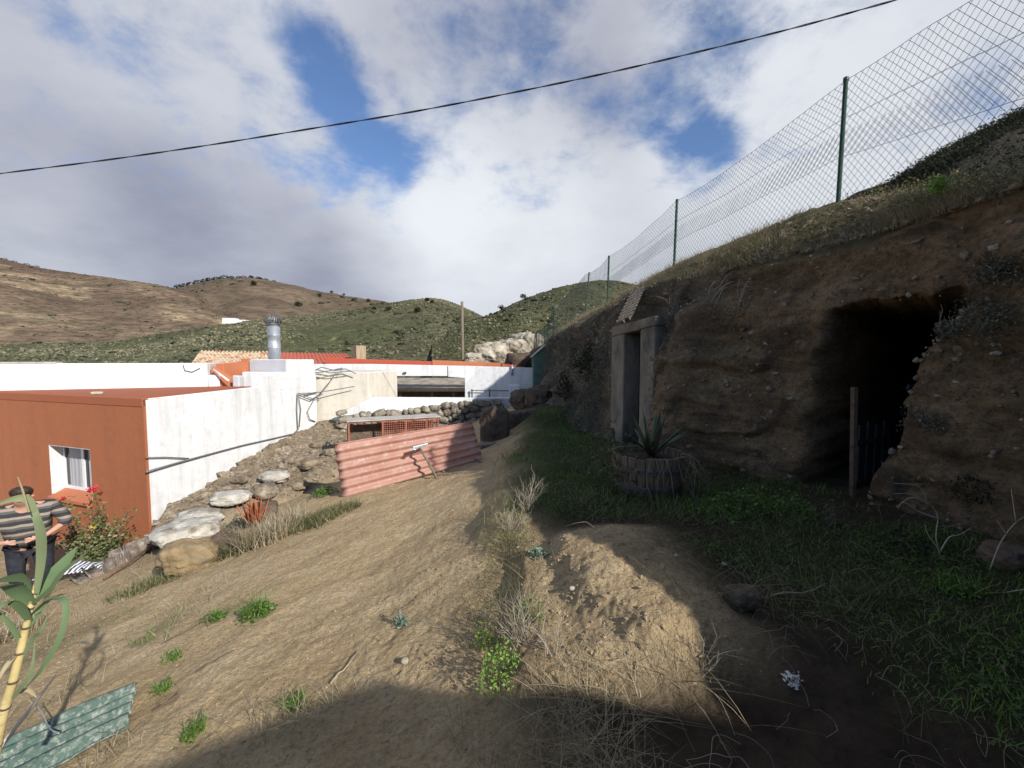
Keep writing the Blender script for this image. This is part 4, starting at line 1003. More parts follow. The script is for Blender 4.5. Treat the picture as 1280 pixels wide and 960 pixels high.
# tiny white farmhouse on the green hill
p = Vector((P(294, 402, 190).x, 190, P(294, 402, 190).z)); fm = empty('farmhouse', p, 'tiny white farmhouse far off on the crest of the green slope', 'house')
MB().box((p.x - 2, 190, p.z), (5, 4, 2.8)).box((p.x + 2.8, 190.5, p.z - .3), (5, 4, 2.0)).build('wall', M['white'], fm)

# cables on the white wall and beige block
cb_ = MB(); pts = []
for px, py in ((181, 590), (215, 580), (255, 569), (300, 557), (340, 548), (366, 542), (372, 536)):
    q = hit_plane(px, py, (S0.x + .03, S0.y, 0), (1, -(S1.x - S0.x) / (S1.y - S0.y), 0)); pts.append(Vector(q) + Vector((.025, 0, 0)))
cb_.tube(pts, [.02, .017, .015, .014, .014, .014, .014], 7); tag(cb_.build('wall_cable', M['grey_cable'], smooth=True), 'thick grey cable sagging along the white side wall', 'cable')
pts = [Vector(hit_plane(px, py, (S0.x + .03, S0.y, 0), (1, -.026, 0))) + Vector((.02, 0, 0)) for px, py in ((181, 572), (205, 571.5), (235, 573))]
tag(MB().tube(pts, .012, 5).build('wall_cable', M['grey_cable'], smooth=True), 'short thin wire on the white wall beside the terracotta corner', 'cable')
cc = MB()
for path in ([(372, 537), (371, 512), (372, 492), (395, 491), (420, 487), (443, 483)], [(374, 534), (376, 512), (373, 494), (388, 500), (398, 494), (415, 474), (420, 465)], [(392, 500), (384, 515), (387, 524), (394, 527)], [(396, 490), (380, 494), (392, 499), (404, 492)],
             [(394, 463), (402, 459), (418, 463), (432, 461), (445, 467)], [(393, 466), (404, 465), (428, 460), (425, 466)], [(396, 462), (412, 466), (440, 464)]):
    cc.tube([P(px, py, 14.3 if py < 470 else np.interp(px, [370, 387, 396], [12.95, 13.75, 14.3])) for px, py in path], .017, 5)
tag(cc.build('cable_bundle', M['grey_cable'], smooth=True), 'tangle of grey cables looped against the beige block', 'cables')

# overhead cable
def catmull(pts, n=10):
    pts = [Vector(p) for p in pts]; out = []; pts = [pts[0] * 2 - pts[1]] + pts + [pts[-1] * 2 - pts[-2]]
    for i in range(1, len(pts) - 2):
        for k in range(n):
            t = k / n; a, b, c, d = pts[i - 1:i + 3]
            out.append(.5 * ((2 * b) + (c - a) * t + (2 * a - 5 * b + 4 * c - d) * t * t + (3 * b - a - 3 * c + d) * t ** 3))
    return out + [pts[-2]]
op = [(a, b, 9.6 - 2.0 * a / 1120) for a, b in ((0, 217), (140, 199), (270, 180), (400, 159), (520, 139), (640, 116), (760, 91), (880, 63), (1000, 33), (1120, 0))]
pts = [P(*q) for q in op]; d0_, d1_ = pts[0] - pts[1], pts[-1] - pts[-2]; pts = [pts[0] + d0_ * k for k in (8, 6, 4, 3, 2, 1)] + pts + [pts[-1] + d1_ * k for k in (1, 2, 3, 4, 6)]
pts = catmull(pts, 24)
oc = MB()
for s_ in (0, math.pi):
    tw_ = []
    for i, p in enumerate(pts): a_ = i * .35 + s_; tw_.append(p + Vector((0, math.cos(a_), math.sin(a_))) * .009)
    oc.tube(tw_, .009, 5)
tag(oc.build('overhead_cable', M['cable'], smooth=True), 'black twisted overhead cable slanting across the cloudy sky', 'cable')

# ================================================================== DRY STONE WALL, HUTCH, SHEETS
def stone_course(name, a, b, h0, h1, label):
    a, b = Vector(a), Vector(b); L = (b - a).length; d = (b - a).normalized(); V0, F0 = ico(2); VV = []; FF = []; off = 0; n = 0
    z = 0
    while z < max(h0, h1):
        x = random.uniform(0, .1); rh_ = random.uniform(.1, .26)
        while x < L:
            w = random.uniform(.12, .5); hh = h0 + (h1 - h0) * x / L
            if z < hh - .05:
                c = a + d * (x + w / 2) + Vector((0, 0, z + rh_ / 2)) + Vector((0, random.uniform(-.07, .07), random.uniform(-.05, .05)))
                dd = fbm(V0[:, 0] * 1.1 + n * 3, V0[:, 1] * 1.1, V0[:, 2] * 1.1 + n, n % 50, 3)
                v = V0 * (1 + .9 * np.round(dd * 5) / 5)[:, None]; v = v / np.maximum(np.abs(v).max(1)[:, None], .75) * .92
                v = v * np.array([w * .56, .22, rh_ * .6]); ang = math.atan2(d.y, d.x) + random.uniform(-.15, .15); tl = random.uniform(-.45, .45)
                v = np.stack([v[:, 0] * math.cos(tl) - v[:, 2] * math.sin(tl), v[:, 1], v[:, 0] * math.sin(tl) + v[:, 2] * math.cos(tl)], 1)
                v = np.stack([v[:, 0] * math.cos(ang) - v[:, 1] * math.sin(ang), v[:, 0] * math.sin(ang) + v[:, 1] * math.cos(ang), v[:, 2]], 1) + np.array(c)
                VV.append(v); FF.append(F0 + off); off += len(v); n += 1
            x += w * .98
        z += rh_ * .95
    o = np_mesh(name, np.concatenate(VV), np.concatenate(FF), M['stone_grey'], smooth=True); return tag(o, label, 'wall')
a = P(405, 0, 13.7); b = P(625, 0, 16.4)
stone_course('dry_stone_wall', (a.x, 13.75, -2.75), (b.x, 16.3, -2.4), .95, .78, 'dry stone wall of rough brown stones under the white terrace wall')

hu = empty('wire_hutch', (-3, 10.6, -2.4), 'red framed wire hutch with grey slab roof behind the pink corrugated sheet', 'hutch')
hl, hr = P(436, 533, 10.4), P(548, 524, 11.3); dv = (hr - hl); dv.z = 0; L_ = dv.length; dv.normalize(); pv = Vector((-dv.y, dv.x, 0))
zt_ = -1.56
def hp(u, d, z): return Vector((hl.x, hl.y, 0)) + dv * u + pv * d + Vector((0, 0, z))
fr = MB()
for u in (0, L_ * .36, L_ * .62, L_ * .86, L_): fr.bar(hp(u, 0, -2.7), hp(u, 0, zt_), .035, .035)
fr.bar(hp(0, 0, zt_ - .02), hp(L_, 0, zt_ - .02), .035, .035); fr.bar(hp(0, 0, -2.1), hp(L_, 0, -2.1), .035, .035)
for u in (0, L_): fr.bar(hp(u, .0, zt_ - .02), hp(u, .9, zt_ - .02), .035, .035); fr.bar(hp(u, .9, -2.7), hp(u, .9, zt_), .035, .035)
fr.build('frame', M['hutch_red'], hu)
me_ = MB(); u = L_ * .36
while u < L_: me_.tube([hp(u, -.005, -2.6), hp(u, -.005, zt_ - .03)], .006, 4); u += .055
z = -2.5
while z < zt_: me_.tube([hp(L_ * .36, -.004, z), hp(L_, -.004, z)], .006, 4); z += .055
me_.build('wire_mesh', M['hutch_red'], hu)
MB().hexa([hp(-.05, -.06, zt_ + .003), hp(L_ + .05, -.06, zt_ + .003), hp(L_ + .05, .5, zt_ + .01), hp(-.05, .5, zt_ + .01)], [hp(-.05, -.06, zt_ + .03), hp(L_ + .05, -.06, zt_ + .03), hp(L_ + .05, .5, zt_ + .04), hp(-.05, .5, zt_ + .04)]).build('roof_slab', M['slab'], hu)
MB().hexa([hp(.02, .5, -2.75), hp(L_ - .02, .5, -2.75), hp(L_ - .02, .55, -2.75), hp(.02, .55, -2.75)], [hp(.02, .5, -1.72), hp(L_ - .02, .5, -1.72), hp(L_ - .02, .55, -1.72), hp(.02, .55, -1.72)]).build('back_panel', M['bark'], hu)

def corrugated(name, p00, p10, p11, p01, waves, amp, mat, nx=24, th=.006, ragged=.0, parent=None):
    """sheet spanned by four corners; ridges run along p00->p10, waves counted along p00->p01"""
    p00, p10, p11, p01 = map(Vector, (p00, p10, p11, p01)); nrm = (p10 - p00).cross(p01 - p00).normalized(); nv = waves * 12; V = []
    for j in range(nv + 1):
        t = j / nv
        for i in range(nx + 1):
            s = i / nx; e = ragged * float(vnoise(t * 9, 3.3, 0, 5)) if i in (0, nx) else 0
            if i in (0, nx): s = s + e
            p = p00.lerp(p10, s).lerp(p01.lerp(p11, s), t)
            V.append(p + nrm * (amp * math.sin(2 * math.pi * waves * t) + .012 * float(vnoise(s * 3, t * 3, 1, 8))))
    m = nx + 1
    mb = MB().add(V, [(j * m + i, j * m + i + 1, (j + 1) * m + i + 1, (j + 1) * m + i) for j in range(nv) for i in range(nx)])
    return mb.build(name, mat, parent, smooth=True, solid=th)
bl, br = GP(429, 621), GP(604, 572)
Yl, Yr = bl.y, br.y
tl_, tr_ = P(417, 555, Yl + .14), P(590, 527, Yr + .16)
ps = corrugated('corrugated_sheet', bl - Vector((0, 0, .03)), br - Vector((0, 0, .03)), tr_, tl_, 6, .034, M['pink'], ragged=.004)
tag(ps, 'pink painted corrugated sheet leaning upright at the end of the dirt track', 'corrugated sheet')
sn = (br - bl).cross(tl_ - bl).normalized()
if sn.y > 0: sn = -sn
# hoe leaning at the sheet
ht, hb = P(524, 559, 0.999 * (Yl + (Yr - Yl) * .57)), GP(546, 597)
ht = P(524, 559, hb.y + .12); hoe = empty('hoe', hb, 'old hoe standing in the soil in front of the pink corrugated sheet', 'hoe')
MB().tube([hb, hb.lerp(ht, .5) + Vector((.01, 0, 0)), ht], [.024, .022, .02], 8).build('handle', M['wood_grey'], hoe, smooth=True)
ax = Vector((.85, .4, .08)).normalized()
MB().bar(ht - ax * .12 + Vector((0, 0, .01)), ht + ax * .16 + Vector((0, 0, .03)), .07, .05).bar(ht - ax * .13, ht - ax * .05 + Vector((0, -.02, -.03)), .09, .02).build('blade', M['galv'], hoe, bevel=.008)
a, b = GP(555, 590), GP(541, 578); b = b + Vector((-.02, .15, .3))
tag(MB().tube([a, a.lerp(b, .5), b], [.03, .027, .022], 7).build('stick', M['wood_grey'], smooth=True), 'short thick stick propped against the foot of the pink sheet', 'stick')
a, b = GP(601, 577), P(576, 564, 8.55)
tag(MB().tube([a, b], [.022, .02], 7).build('stick', M['wood_pole'], smooth=True), 'stick lying in the shade at the right end of the pink sheet', 'stick')

# green corrugated sheet bottom left
g1, g2 = GP(172, 868), GP(158, 918); far_ = (g1 - g2); base_d = Vector((-.80, -.52, -.22)).normalized()
q1, q2, = GP(-40, 962), GP(30, 988)
zl = Vector((0, 0, .055))
gsht = corrugated('corrugated_sheet', g2 + zl, q2 + zl, q1 + zl * 1.3, g1 + zl * 1.3, 4, .026, M['teal'], ragged=.02)
tag(gsht, 'weathered green corrugated sheet lying on the ground at lower left', 'corrugated sheet')
wr = MB(); a = P(52, 905, GP(52, 905).y)
tag(wr.tube(catmull([GP(47, 900) + Vector((0, 0, .1)), GP(56, 915) + Vector((0, 0, .1)), GP(64, 935) + Vector((0, 0, .11)), GP(75, 940) + Vector((0, 0, .1))], 5), .004, 5).build('wire', M['galv'], smooth=True), 'loose bent wire lying on the green corrugated sheet', 'wire')

# ================================================================== WHITEWASHED STONES AND FLOWER BED
def stone_at(px, py, size, mat, seed, rz, label, cat='stone', dz=0.0, name='stone', Y=None, sub=5, amp=.38, facet=.75):
    p = GP(px, py) if Y is None else P(px, py, Y)
    return tag(rock(name, (p.x, p.y, p.z + size[2] * .3 + dz), size, M[mat], seed, rz, sub, amp, facet=facet), label, cat)
stone_at(236, 712, (.68, .5, .46), 'rock_ochre', 41, .5, 'ochre block stone under the whitewashed slab at the bed corner', dz=.06)
stone_at(232, 684, (1.0, .75, .34), 'rock_white', 42, .85, 'large whitewashed slab stone on top of the ochre block', dz=.14)
stone_at(248, 664, (.85, .7, .3), 'rock_white', 43, .5, 'whitewashed slab stone just above the largest one', dz=.12)
stone_at(222, 668, (.55, .4, .26), 'rock_ochre', 44, .3, 'tan rounded stone left of the whitewashed slabs', dz=.05)
stone_at(288, 632, (.75, .5, .24), 'rock_white', 45, .4, 'flat whitewashed stone set in the rubble slope above the red aloe', dz=.06)
stone_at(344, 604, (.6, .42, .26), 'rock_white', 46, .3, 'whitewashed flat stone high on the rubble slope', dz=.06)
stone_at(300, 606, (.36, .26, .18), 'rock', 47, .1, 'small grey brown stone alone on the rubble slope', dz=.05)
stone_at(332, 622, (.5, .4, .32), 'rock', 48, .6, 'rounded brown stone behind the red aloe', dz=.05)
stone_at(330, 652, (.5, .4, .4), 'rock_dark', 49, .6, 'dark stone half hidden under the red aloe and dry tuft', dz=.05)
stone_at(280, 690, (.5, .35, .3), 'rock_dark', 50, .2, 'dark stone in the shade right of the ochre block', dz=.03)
for k, (px, py, s, lb) in enumerate([(372, 612, .5, 'brown rubble stone beside the dark hollow left of the pink sheet'), (388, 585, .6, 'larger rubble stone above the dark hollow left of the pink sheet'), (362, 580, .42, 'pale rubble stone on the upper slope under the white wall'), (412, 570, .5, 'rubble stone left of the wire hutch'), (395, 560, .45, 'rubble stone below the beige block')]):
    stone_at(px, py, (s * .8, s * .6, s * .4), 'rubble', 60 + k, k, lb, dz=.04)
# dark earth block and rocks in the shade at the right end of the pink sheet
for k, (px, py, Y, sz, mt, lb) in enumerate([(618, 533, 9.7, (.8, .8, 1.15), 'rock_dark', 'tall dark earth block in the shade right of the pink sheet'), (650, 532, 10.6, (1.0, .9, .9), 'rock_dark', 'dark shaded boulder right of the tall earth block'), (655, 500, 14.0, (1.0, .8, .75), 'rock_dark', 'shaded stone mass below the white pier'), (676, 500, 13.0, (1.1, .9, .9), 'rock_dark', 'shaded rock against the foot of the bank'), (610, 561, 9.1, (.45, .4, .35), 'rock', 'brown stone at the shade edge right of the sheet')]):  # stone mass below the pier coloured darker to stand in for shade
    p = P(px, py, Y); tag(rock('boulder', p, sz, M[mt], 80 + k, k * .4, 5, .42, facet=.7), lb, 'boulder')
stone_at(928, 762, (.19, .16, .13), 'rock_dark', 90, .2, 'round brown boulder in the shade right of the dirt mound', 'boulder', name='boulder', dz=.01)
stone_at(1262, 706, (.3, .26, .18), 'rock_dark', 91, .2, 'dark lump of earth at the foot of the bank, right edge', 'boulder', name='boulder')
for k, (px, py, s, mt, lb) in enumerate([(506, 829, .05, 'rock', 'fist sized stone alone on the open dirt track'), (845, 697, .035, 'rock_pale', 'small pale pebble in the shade above the mound'), (905, 706, .03, 'rock_white', 'tiny white pebble in the shaded soil above the mound'), (715, 736, .04, 'rock_pale', 'small stone on the sunlit face of the mound')]):
    stone_at(px, py, (s, s * .8, s * .7), mt, 95 + k, k, lb, sub=3)

# old roof tiles bordering the flower bed: one built, the rest copied
def tile_mesh(name, L=.46, R=.1):
    V = []; n = 10
    for e in range(2):
        for k in range(n + 1):
            a_ = math.pi * k / n; r = R * (1 - .18 * e)
            V.append((r * math.cos(a_), 0 + (r * math.sin(a_)) * .75, e * L))
    m = n + 1
    return MB().add(V, [(k, k + 1, m + k + 1, m + k) for k in range(n)]).build(name, M['terracotta'], None, (0, 0, 0), smooth=True, solid=.016)
tile0 = tile_mesh('roof_tile', .36, .085)
tl = [(205, 676, .05, .05), (198, 680, -.12, .1), (190, 684, .1, .05), (181, 688, -.1, .2), (172, 692, -.2, .1), (163, 696, .05, .3), (154, 700, -.2, .45), (145, 704, .15, .55), (136, 710, .35, .8), (122, 716, .2, 1.45), (106, 722, .25, 1.5)]
tlab = ['upright roof tile in the bed border nearest the white wall corner', 'second roof tile from the wall corner in the bed border', 'third upright roof tile from the wall corner in the border', 'fourth roof tile from the wall corner, slightly leaning', 'roof tile in the middle of the bed border under the geranium', 'roof tile just left of the middle of the bed border', 'tilted roof tile in the bed border below the geranium', 'more tilted roof tile below the geranium, left of the tilted one', 'strongly tilted roof tile near the striped bag', 'roof tile lying flat at the low end of the bed border', 'roof tile lying flat against the striped bag']
for k, (px, py, tilt, lean) in enumerate(tl):
    o = tile0 if k == 0 else copy_tree(tile0)
    p = GP(px, py + 6); o.location = p - Vector((0, 0, .08)) if lean < 1 else p + Vector((0, 0, .04))
    o.rotation_euler = (-lean, tilt, .75 + .04 * k)
    tag(o, tlab[k], 'roof tile', 'roof tiles bordering the flower bed')
tag(MB().tube([GP(130, 727) + Vector((0, 0, .03)), GP(165, 709) + Vector((0, 0, .1)), GP(200, 684) + Vector((0, 0, .14))], .018, 7).build('iron_bar', M['iron'], smooth=True), 'rusty iron bar lying along the roof tile border', 'bar')
pz_ = GP(96, 722); sb = MB(); V = []
for j in range(9):
    for i in range(9):
        a_, b_ = i / 8 - .5, j / 8 - .5; V.append(pz_ + Vector((a_ * .75 , b_ * .4 + a_ * .25, .12 + .1 * math.cos(a_ * 3) * math.cos(b_ * 3) + .04 * float(vnoise(i * .8, j * .8, 0, 4)))))
sb.add(V, [(j * 9 + i, j * 9 + i + 1, (j + 1) * 9 + i + 1, (j + 1) * 9 + i) for j in range(8) for i in range(8)])
tag(sb.build('striped_bag', M['zebra'], smooth=True, solid=.02), 'crumpled black and white striped bag beside the geranium', 'bag')

# ================================================================== DOORWAY, BARREL, GATE, PALLET
dw = empty('concrete_doorway', (2.2, 6.7, -1.5), 'rough concrete door frame set into the earth bank', 'doorway')
A_ = Vector((P(763.5, 480, 7.35).x, 7.35, 0)); B_ = Vector((P(829, 480, 6.0).x, 6.0, 0)); dd = (B_ - A_).normalized(); dn_ = Vector((-dd.y, dd.x, 0))
if dn_.x < 0: dn_ = -dn_
LD = (B_ - A_).length
def upx(px): q = Vector(hit_plane(px, 480, A_, dn_)); return (q - A_).dot(dd)
def dpan(mb, ua, ub, za, zb_, d0=0, d1=.42, zbb=None):
    zbb = zb_ if zbb is None else zbb
    g = lambda u, z, d: Vector((A_ + dd * u + dn_ * d).to_tuple()[:2] + (z,))
    return mb.hexa([g(ua, za, d0), g(ub, za, d0), g(ub, za, d1), g(ua, za, d1)], [g(ua, zb_, d0), g(ub, zbb, d0), g(ub, zbb, d1), g(ua, zb_, d1)])
ztl, ztr = P(764, 409, 7.35).z, P(829, 391, 6.0).z
zl0, zl1 = P(764, 421, 7.35).z, P(829, 404, 6.0).z
full_ = LD; LD = upx(817); ztr = ztl + (ztr - ztl) * LD / full_; zl1 = zl0 + (zl1 - zl0) * LD / full_
ul, ur = upx(779), upx(799)
zi = lambda u: zl0 + (zl1 - zl0) * u / LD
dpan(MB(), 0, ul, -1.9, zi(0) - .003, zbb=zi(ul) - .003).build('jamb', M['concrete'], dw, bevel=.02)
dpan(MB(), ur, LD, -1.9, zi(ur) - .003, zbb=zi(LD) - .003).build('jamb', M['concrete'], dw, bevel=.02)
lt = MB(); g = lambda u, z, d: Vector((A_ + dd * u + dn_ * d).to_tuple()[:2] + (z,))
lt.hexa([g(-.004, zi(0), -.004), g(LD + .004, zi(LD), -.004), g(LD + .004, zi(LD), .44), g(-.004, zi(0), .44)], [g(-.004, ztl, -.004), g(LD + .004, ztr, -.004), g(LD + .004, ztr, .44), g(-.004, ztl, .44)])
lt.build('lintel', M['concrete'], dw, bevel=.02)
door = dpan(MB(), ul + .005, ur - .005, -1.55, zi(ul) - .03, .3, .34).build('door', M['door_dark'], dw)
for k in range(1, 5):
    u = ul + (ur - ul) * k / 5; dpan(MB(), u - .006, u + .006, -1.5, zi(ul) - .06, .285, .299).build('door_batten', M['door_dark'], door)

pb_ = Vector((1.52, 4.62, 0)); zg = Gs(pb_.x, pb_.y)
barrel = empty('barrel_planter', (pb_.x, pb_.y, zg), 'half oak barrel planter standing in the shade before the doorway', 'planter')
prof = [(.31, 0), (.335, .07), (.365, .2), (.385, .33), (.395, .43), (.37, .43), (.355, .32)]
st = MB()
for k in range(26):
    a0, a1 = 6.283 * k / 26 + .012, 6.283 * (k + 1) / 26 - .012; V = []
    top = random.uniform(-.012, .01)
    for (r, z) in prof:
        for a_ in (a0, (a0 + a1) / 2, a1): V.append((pb_.x + r * math.cos(a_), pb_.y + r * math.sin(a_), zg - .03 + z + (top if z > .4 else 0)))
    st.add(V, [(i * 3 + j, i * 3 + j + 1, i * 3 + j + 4, i * 3 + j + 3) for i in range(len(prof) - 1) for j in range(2)])
st.build('staves', M['wood_barrel'], barrel, solid=.004)
for z, r in ((.09, .342), (.28, .379)): MB().lathe((pb_.x, pb_.y, zg - .03), [(r + .002, z - .02), (r + .008, z - .018), (r + .01, z + .02), (r + .004, z + .024)], 32, caps=False).build('hoop', M['cap_dark'], barrel)
MB().lathe((pb_.x, pb_.y, zg), [(.28, .0), (.352, .32), (.2, .345), (.02, .355)], 24).build('soil', M['pot_soil'], barrel, smooth=True)
ag = empty('agave', (pb_.x, pb_.y, zg + .36), 'dark spiky agave growing in the half barrel planter', 'plant')
for k in range(26):
    a = k * 2.4 + random.uniform(-.2, .2); el_ = random.uniform(.55, 1.4); L = random.uniform(.34, .6); c = Vector((pb_.x + .05, pb_.y, zg + .36)); d = Vector((math.cos(a) * math.cos(el_), math.sin(a) * math.cos(el_), math.sin(el_)))
    pts = [c + d * L * t + Vector((0, 0, -.12 * math.cos(el_) * t * t)) for t in (0, .2, .45, .7, .88, 1)]
    MB().strip(pts, [.05, .065, .06, .042, .02, .002], (-math.sin(a), math.cos(a), 0), random.random() ** 1.3, .45).build('leaf', M['agave'], ag, solid=.006, smooth=True)
tp = rng.normal(0, 1, (420, 3)) * np.array([.13, .13, .13]) + np.array([pb_.x - .36, pb_.y - .1, zg + .32])
tr = empty('trailing_plant', (pb_.x - .36, pb_.y - .1, zg), 'straggly ivy like plant spilling over the left of the barrel', 'plant')
foliage('foliage', tp, .05, leafmat('ivy_leaf', [(0, (.04, .055, .02)), (.6, (.09, .12, .05)), (1, (.16, .15, .08))]), tr)
tb = MB(); twigs(tb, (pb_.x - .34, pb_.y - .1, zg + .1), 10, .35, .7, .004); tb.build('stems', M['bark'], tr)
dt = MB()
for k in range(30):
    a = random.uniform(-2.0, .1); p0 = Vector((pb_.x + .43 * math.cos(a), pb_.y + .43 * math.sin(a), zg + .43)); pts = [p0]; v = Vector((math.cos(a) * .05, math.sin(a) * .05, .02)); n_ = random.randint(3, 9)
    for j in range(n_): v = v * .75 + Vector((random.uniform(-.035, .035), random.uniform(-.035, .035), -.035)); pts.append(pts[-1] + v)
    dt.tube([Vector((p.x, p.y, max(p.z, Gs(p.x, p.y) + .01))) for p in pts], [.0018] * len(pts), 4, random.random() * .25)
tag(dt.build('dead_runners', M['twig']), 'pale dead runners hanging down the front of the barrel', 'dead plant')

# gate inside the cave
stake = MB(); a = Vector((3.12, 3.8, -1.55)); p_top = P(1068, 484, 3.95); p_bot = P(1066, 634, 3.95)
stake.bar(p_bot - Vector((0, 0, .1)), p_top, .045, .035); stake.add([], [])
cg = empty('plank_gate', (p_bot.x, p_bot.y, -1.55), 'grey stake and plank gate standing in the mouth of the dark cave', 'gate')
stake.build('stake', M['bark'], cg)
gd = Vector((.95, .3, 0)).normalized()
for k in range(4):
    a = p_bot + gd * (.1 + k * .12) + Vector((.12, .16, .05)); MB().bar(a, a + Vector((0, 0, .72 + .03 * (k % 2))), .085, .018, up=gd.cross(Vector((0, 0, 1)))).build('plank', M['door_dark'], cg)
for z in (.18, .6): MB().bar(p_bot + gd * .0 + Vector((.1, .13, z)), p_bot + gd * .5 + Vector((.1, .13, z)), .02, .06).build('rail', M['door_dark'], cg)

# pallet leaning on the bank above the doorway
pa = empty('wooden_pallet', P(785, 385, 7.6), 'weathered slatted pallet leaning on the bank above the concrete doorway', 'pallet')
p0, p1, p2, p3 = P(770, 404, 6.72), P(791, 392, 6.62), P(807, 356, 6.9), P(789, 365, 7.0)
for k in range(9):
    t0, t1 = k / 9 + .012, (k + 1) / 9 - .035
    a, b = p0.lerp(p3, (t0 + t1) / 2), p1.lerp(p2, (t0 + t1) / 2); nr_ = (p1 - p0).cross(p3 - p0).normalized()
    MB().bar(a, b, (p3 - p0).length * (t1 - t0), .018, up=nr_).build('slat', M['wood_grey'], pa)
for s_ in (.3, .62):
    a, b = p0.lerp(p1, s_), p3.lerp(p2, s_); off = (p1 - p0).cross(p3 - p0).normalized() * .045
    if off.x < 0: off = -off
    MB().bar(a + off, b + off, .07, .06, up=off.normalized()).build('bearer', M['wood_grey'], pa)

# ================================================================== CHAIN LINK FENCE
fence = empty('chain_link_fence', (4.06, 5.3, 2.0), 'green chain link fence on posts along the top of the earth bank', 'fence')
HPOST = [2.6, 1.44, 1.32, 1.42, 1.42, 1.3, 1.0, .95, .95, .95]
for (x, y, z), h in zip(FP, HPOST):
    lean = Vector((.03, .0, 0)) if y < 13 else Vector((.12, 0, 0)) if y < 16 else Vector((0, 0, 0))
    p = MB().tube([(x, y, z - .35), (x, y, z), Vector((x, y, z + h)) + lean], [.026, .026, .026], 10)
    po = p.build('post', M['fence_green'], fence, smooth=False); MB().lathe(Vector((x, y, z + h)) + lean, [(.03, -.03), (.03, .012), (.01, .02)], 10).build('post_cap', M['fence_green'], po)
# extra post before the frame, to the right
FL = [0.0]
for a, b in zip(FP[:-1], FP[1:]): FL.append(FL[-1] + math.hypot(b[0] - a[0], b[1] - a[1]))
def fence_pt(l, h, sag=True):
    l = np.asarray(l, float); h = np.asarray(h, float)
    x = np.interp(l, FL, [p[0] for p in FP]); y = np.interp(l, FL, [p[1] for p in FP])
    zb_ = np.interp(l, FL, [p[2] for p in FP]); hh = np.interp(l, FL, [q - .03 for q in HPOST])
    i = np.clip(np.searchsorted(FL, l) - 1, 0, len(FL) - 2); FLa = np.array(FL); t = (l - FLa[i]) / (FLa[i + 1] - FLa[i])
    zt_ = hh - (.10 * 4 * t * (1 - t) * sst(0, 1, h) if sag else 0)
    z = zb_ + zt_ * h
    x = x + .035 * fbm(l * 1.3, h * 2.2, 0, 111, 3) * np.sin(np.pi * t); z = z + .02 * fbm(l * 1.6, h * 2, 4, 112, 3)
    y = y + .01 * fbm(l * 3, h * 3, 7, 113, 2)
    return np.stack([x, y, z], -1)
def wire_net(name, l0, l1, cell, h0, h1, r, off=(0, 0, 0), jag=True):
    VV, FFs, o = [], [], 0; H = 1.42; ns = int(round((h1 - h0) * H / (cell / 2)))
    run = (h1 - h0) * H * .85; wires = []
    for sgn in (1, -1):
        for k in np.arange(l0 - (run if sgn > 0 else 0), l1 + (0 if sgn > 0 else run), cell):
            s = np.linspace(0, 1, max(ns, 6) + 1); l = k + sgn * run * s; ok = (l >= l0) & (l <= l1)
            if ok.sum() < 2: continue
            h = h0 + (h1 - h0) * s; q = fence_pt(l[ok], h[ok]) + np.array(off)
            q = q + np.array([.0025 * sgn, 0, 0]); wires.append(q)
    for q in wires:
        n = len(q); d = np.gradient(q, axis=0); d /= np.linalg.norm(d, axis=1)[:, None]
        a = np.cross(d, [0, 0, 1.0]); a /= np.linalg.norm(a, axis=1)[:, None]; b = np.cross(d, a)
        ring = np.stack([q + r * (a * math.cos(t) + b * math.sin(t)) for t in (0, 2.094, 4.189)], 1); VV.append(ring.reshape(-1, 3))
        i = np.arange(n - 1)[:, None] * 3 + o
        for k in range(3): FFs.append(np.concatenate([i + k, i + (k + 1) % 3, i + 3 + (k + 1) % 3, i + 3 + k], 1))
        o += n * 3
    return np_mesh(name, np.concatenate(VV), np.concatenate(FFs), M['wire'], fence, smooth=False)
wire_net('wire_mesh', 0, FL[4], .085, -.02, 1.0, .0021)
wire_net('wire_mesh', FL[4], FL[-1], .085, -.02, 1.0, .0035)
wire_net('wire_overlap', 0, FL[3], .085, .36, .56, .0021, (-.02, 0, .01))
tw_ = MB()
for h in (1.0, .68, .36): tw_.tube([Vector(fence_pt(l, h)) for l in np.arange(0, FL[-1], .15)], .0032, 4)
tw_.build('tension_wire', M['wire'], fence)

# ================================================================== PERSON
def skin_mesh(name, joints, edges, mat, parent=None, origin=(0, 0, 0), root=0, lev=2):
    me = bpy.data.meshes.new(name); bm = bmesh.new(); lay = bm.verts.layers.skin.verify()
    vs_ = []
    for i, (p, r) in enumerate(joints):
        v = bm.verts.new(p); v[lay].radius = r if hasattr(r, '__len__') else (r, r); v[lay].use_root = (i == root); vs_.append(v)
    for a, b in edges: bm.edges.new((vs_[a], vs_[b]))
    bm.to_mesh(me); bm.free(); me.materials.append(mat)
    for p in me.polygons: p.use_smooth = True
    o = bpy.data.objects.new(name, me); link(o, parent)
    if parent is None: o.location = origin
    m = o.modifiers.new('skin', 'SKIN'); m.use_smooth_shade = True
    s = o.modifiers.new('sub', 'SUBSURF'); s.levels = lev; s.render_levels = lev
    return o
pp_ = Vector((-7.3, 6.15, 0)); zf = Gs(pp_.x, pp_.y)
K = dict(pel=(0, 0, .92), bel=(0, -.03, 1.1), che=(0, -.06, 1.3), nec=(0, -.14, 1.45), hd0=(0, -.2, 1.51), hd=(0, -.245, 1.59), hd2=(0, -.25, 1.66))
J = [(K['pel'], (.17, .14)), (K['bel'], (.19, .17)), (K['che'], (.19, .14)), (K['nec'], .06), (K['hd0'], (.075, .08)), (K['hd'], (.09, .1)), (K['hd2'], (.075, .085))]
E = [(0, 1), (1, 2), (2, 3), (3, 4), (4, 5), (5, 6)]
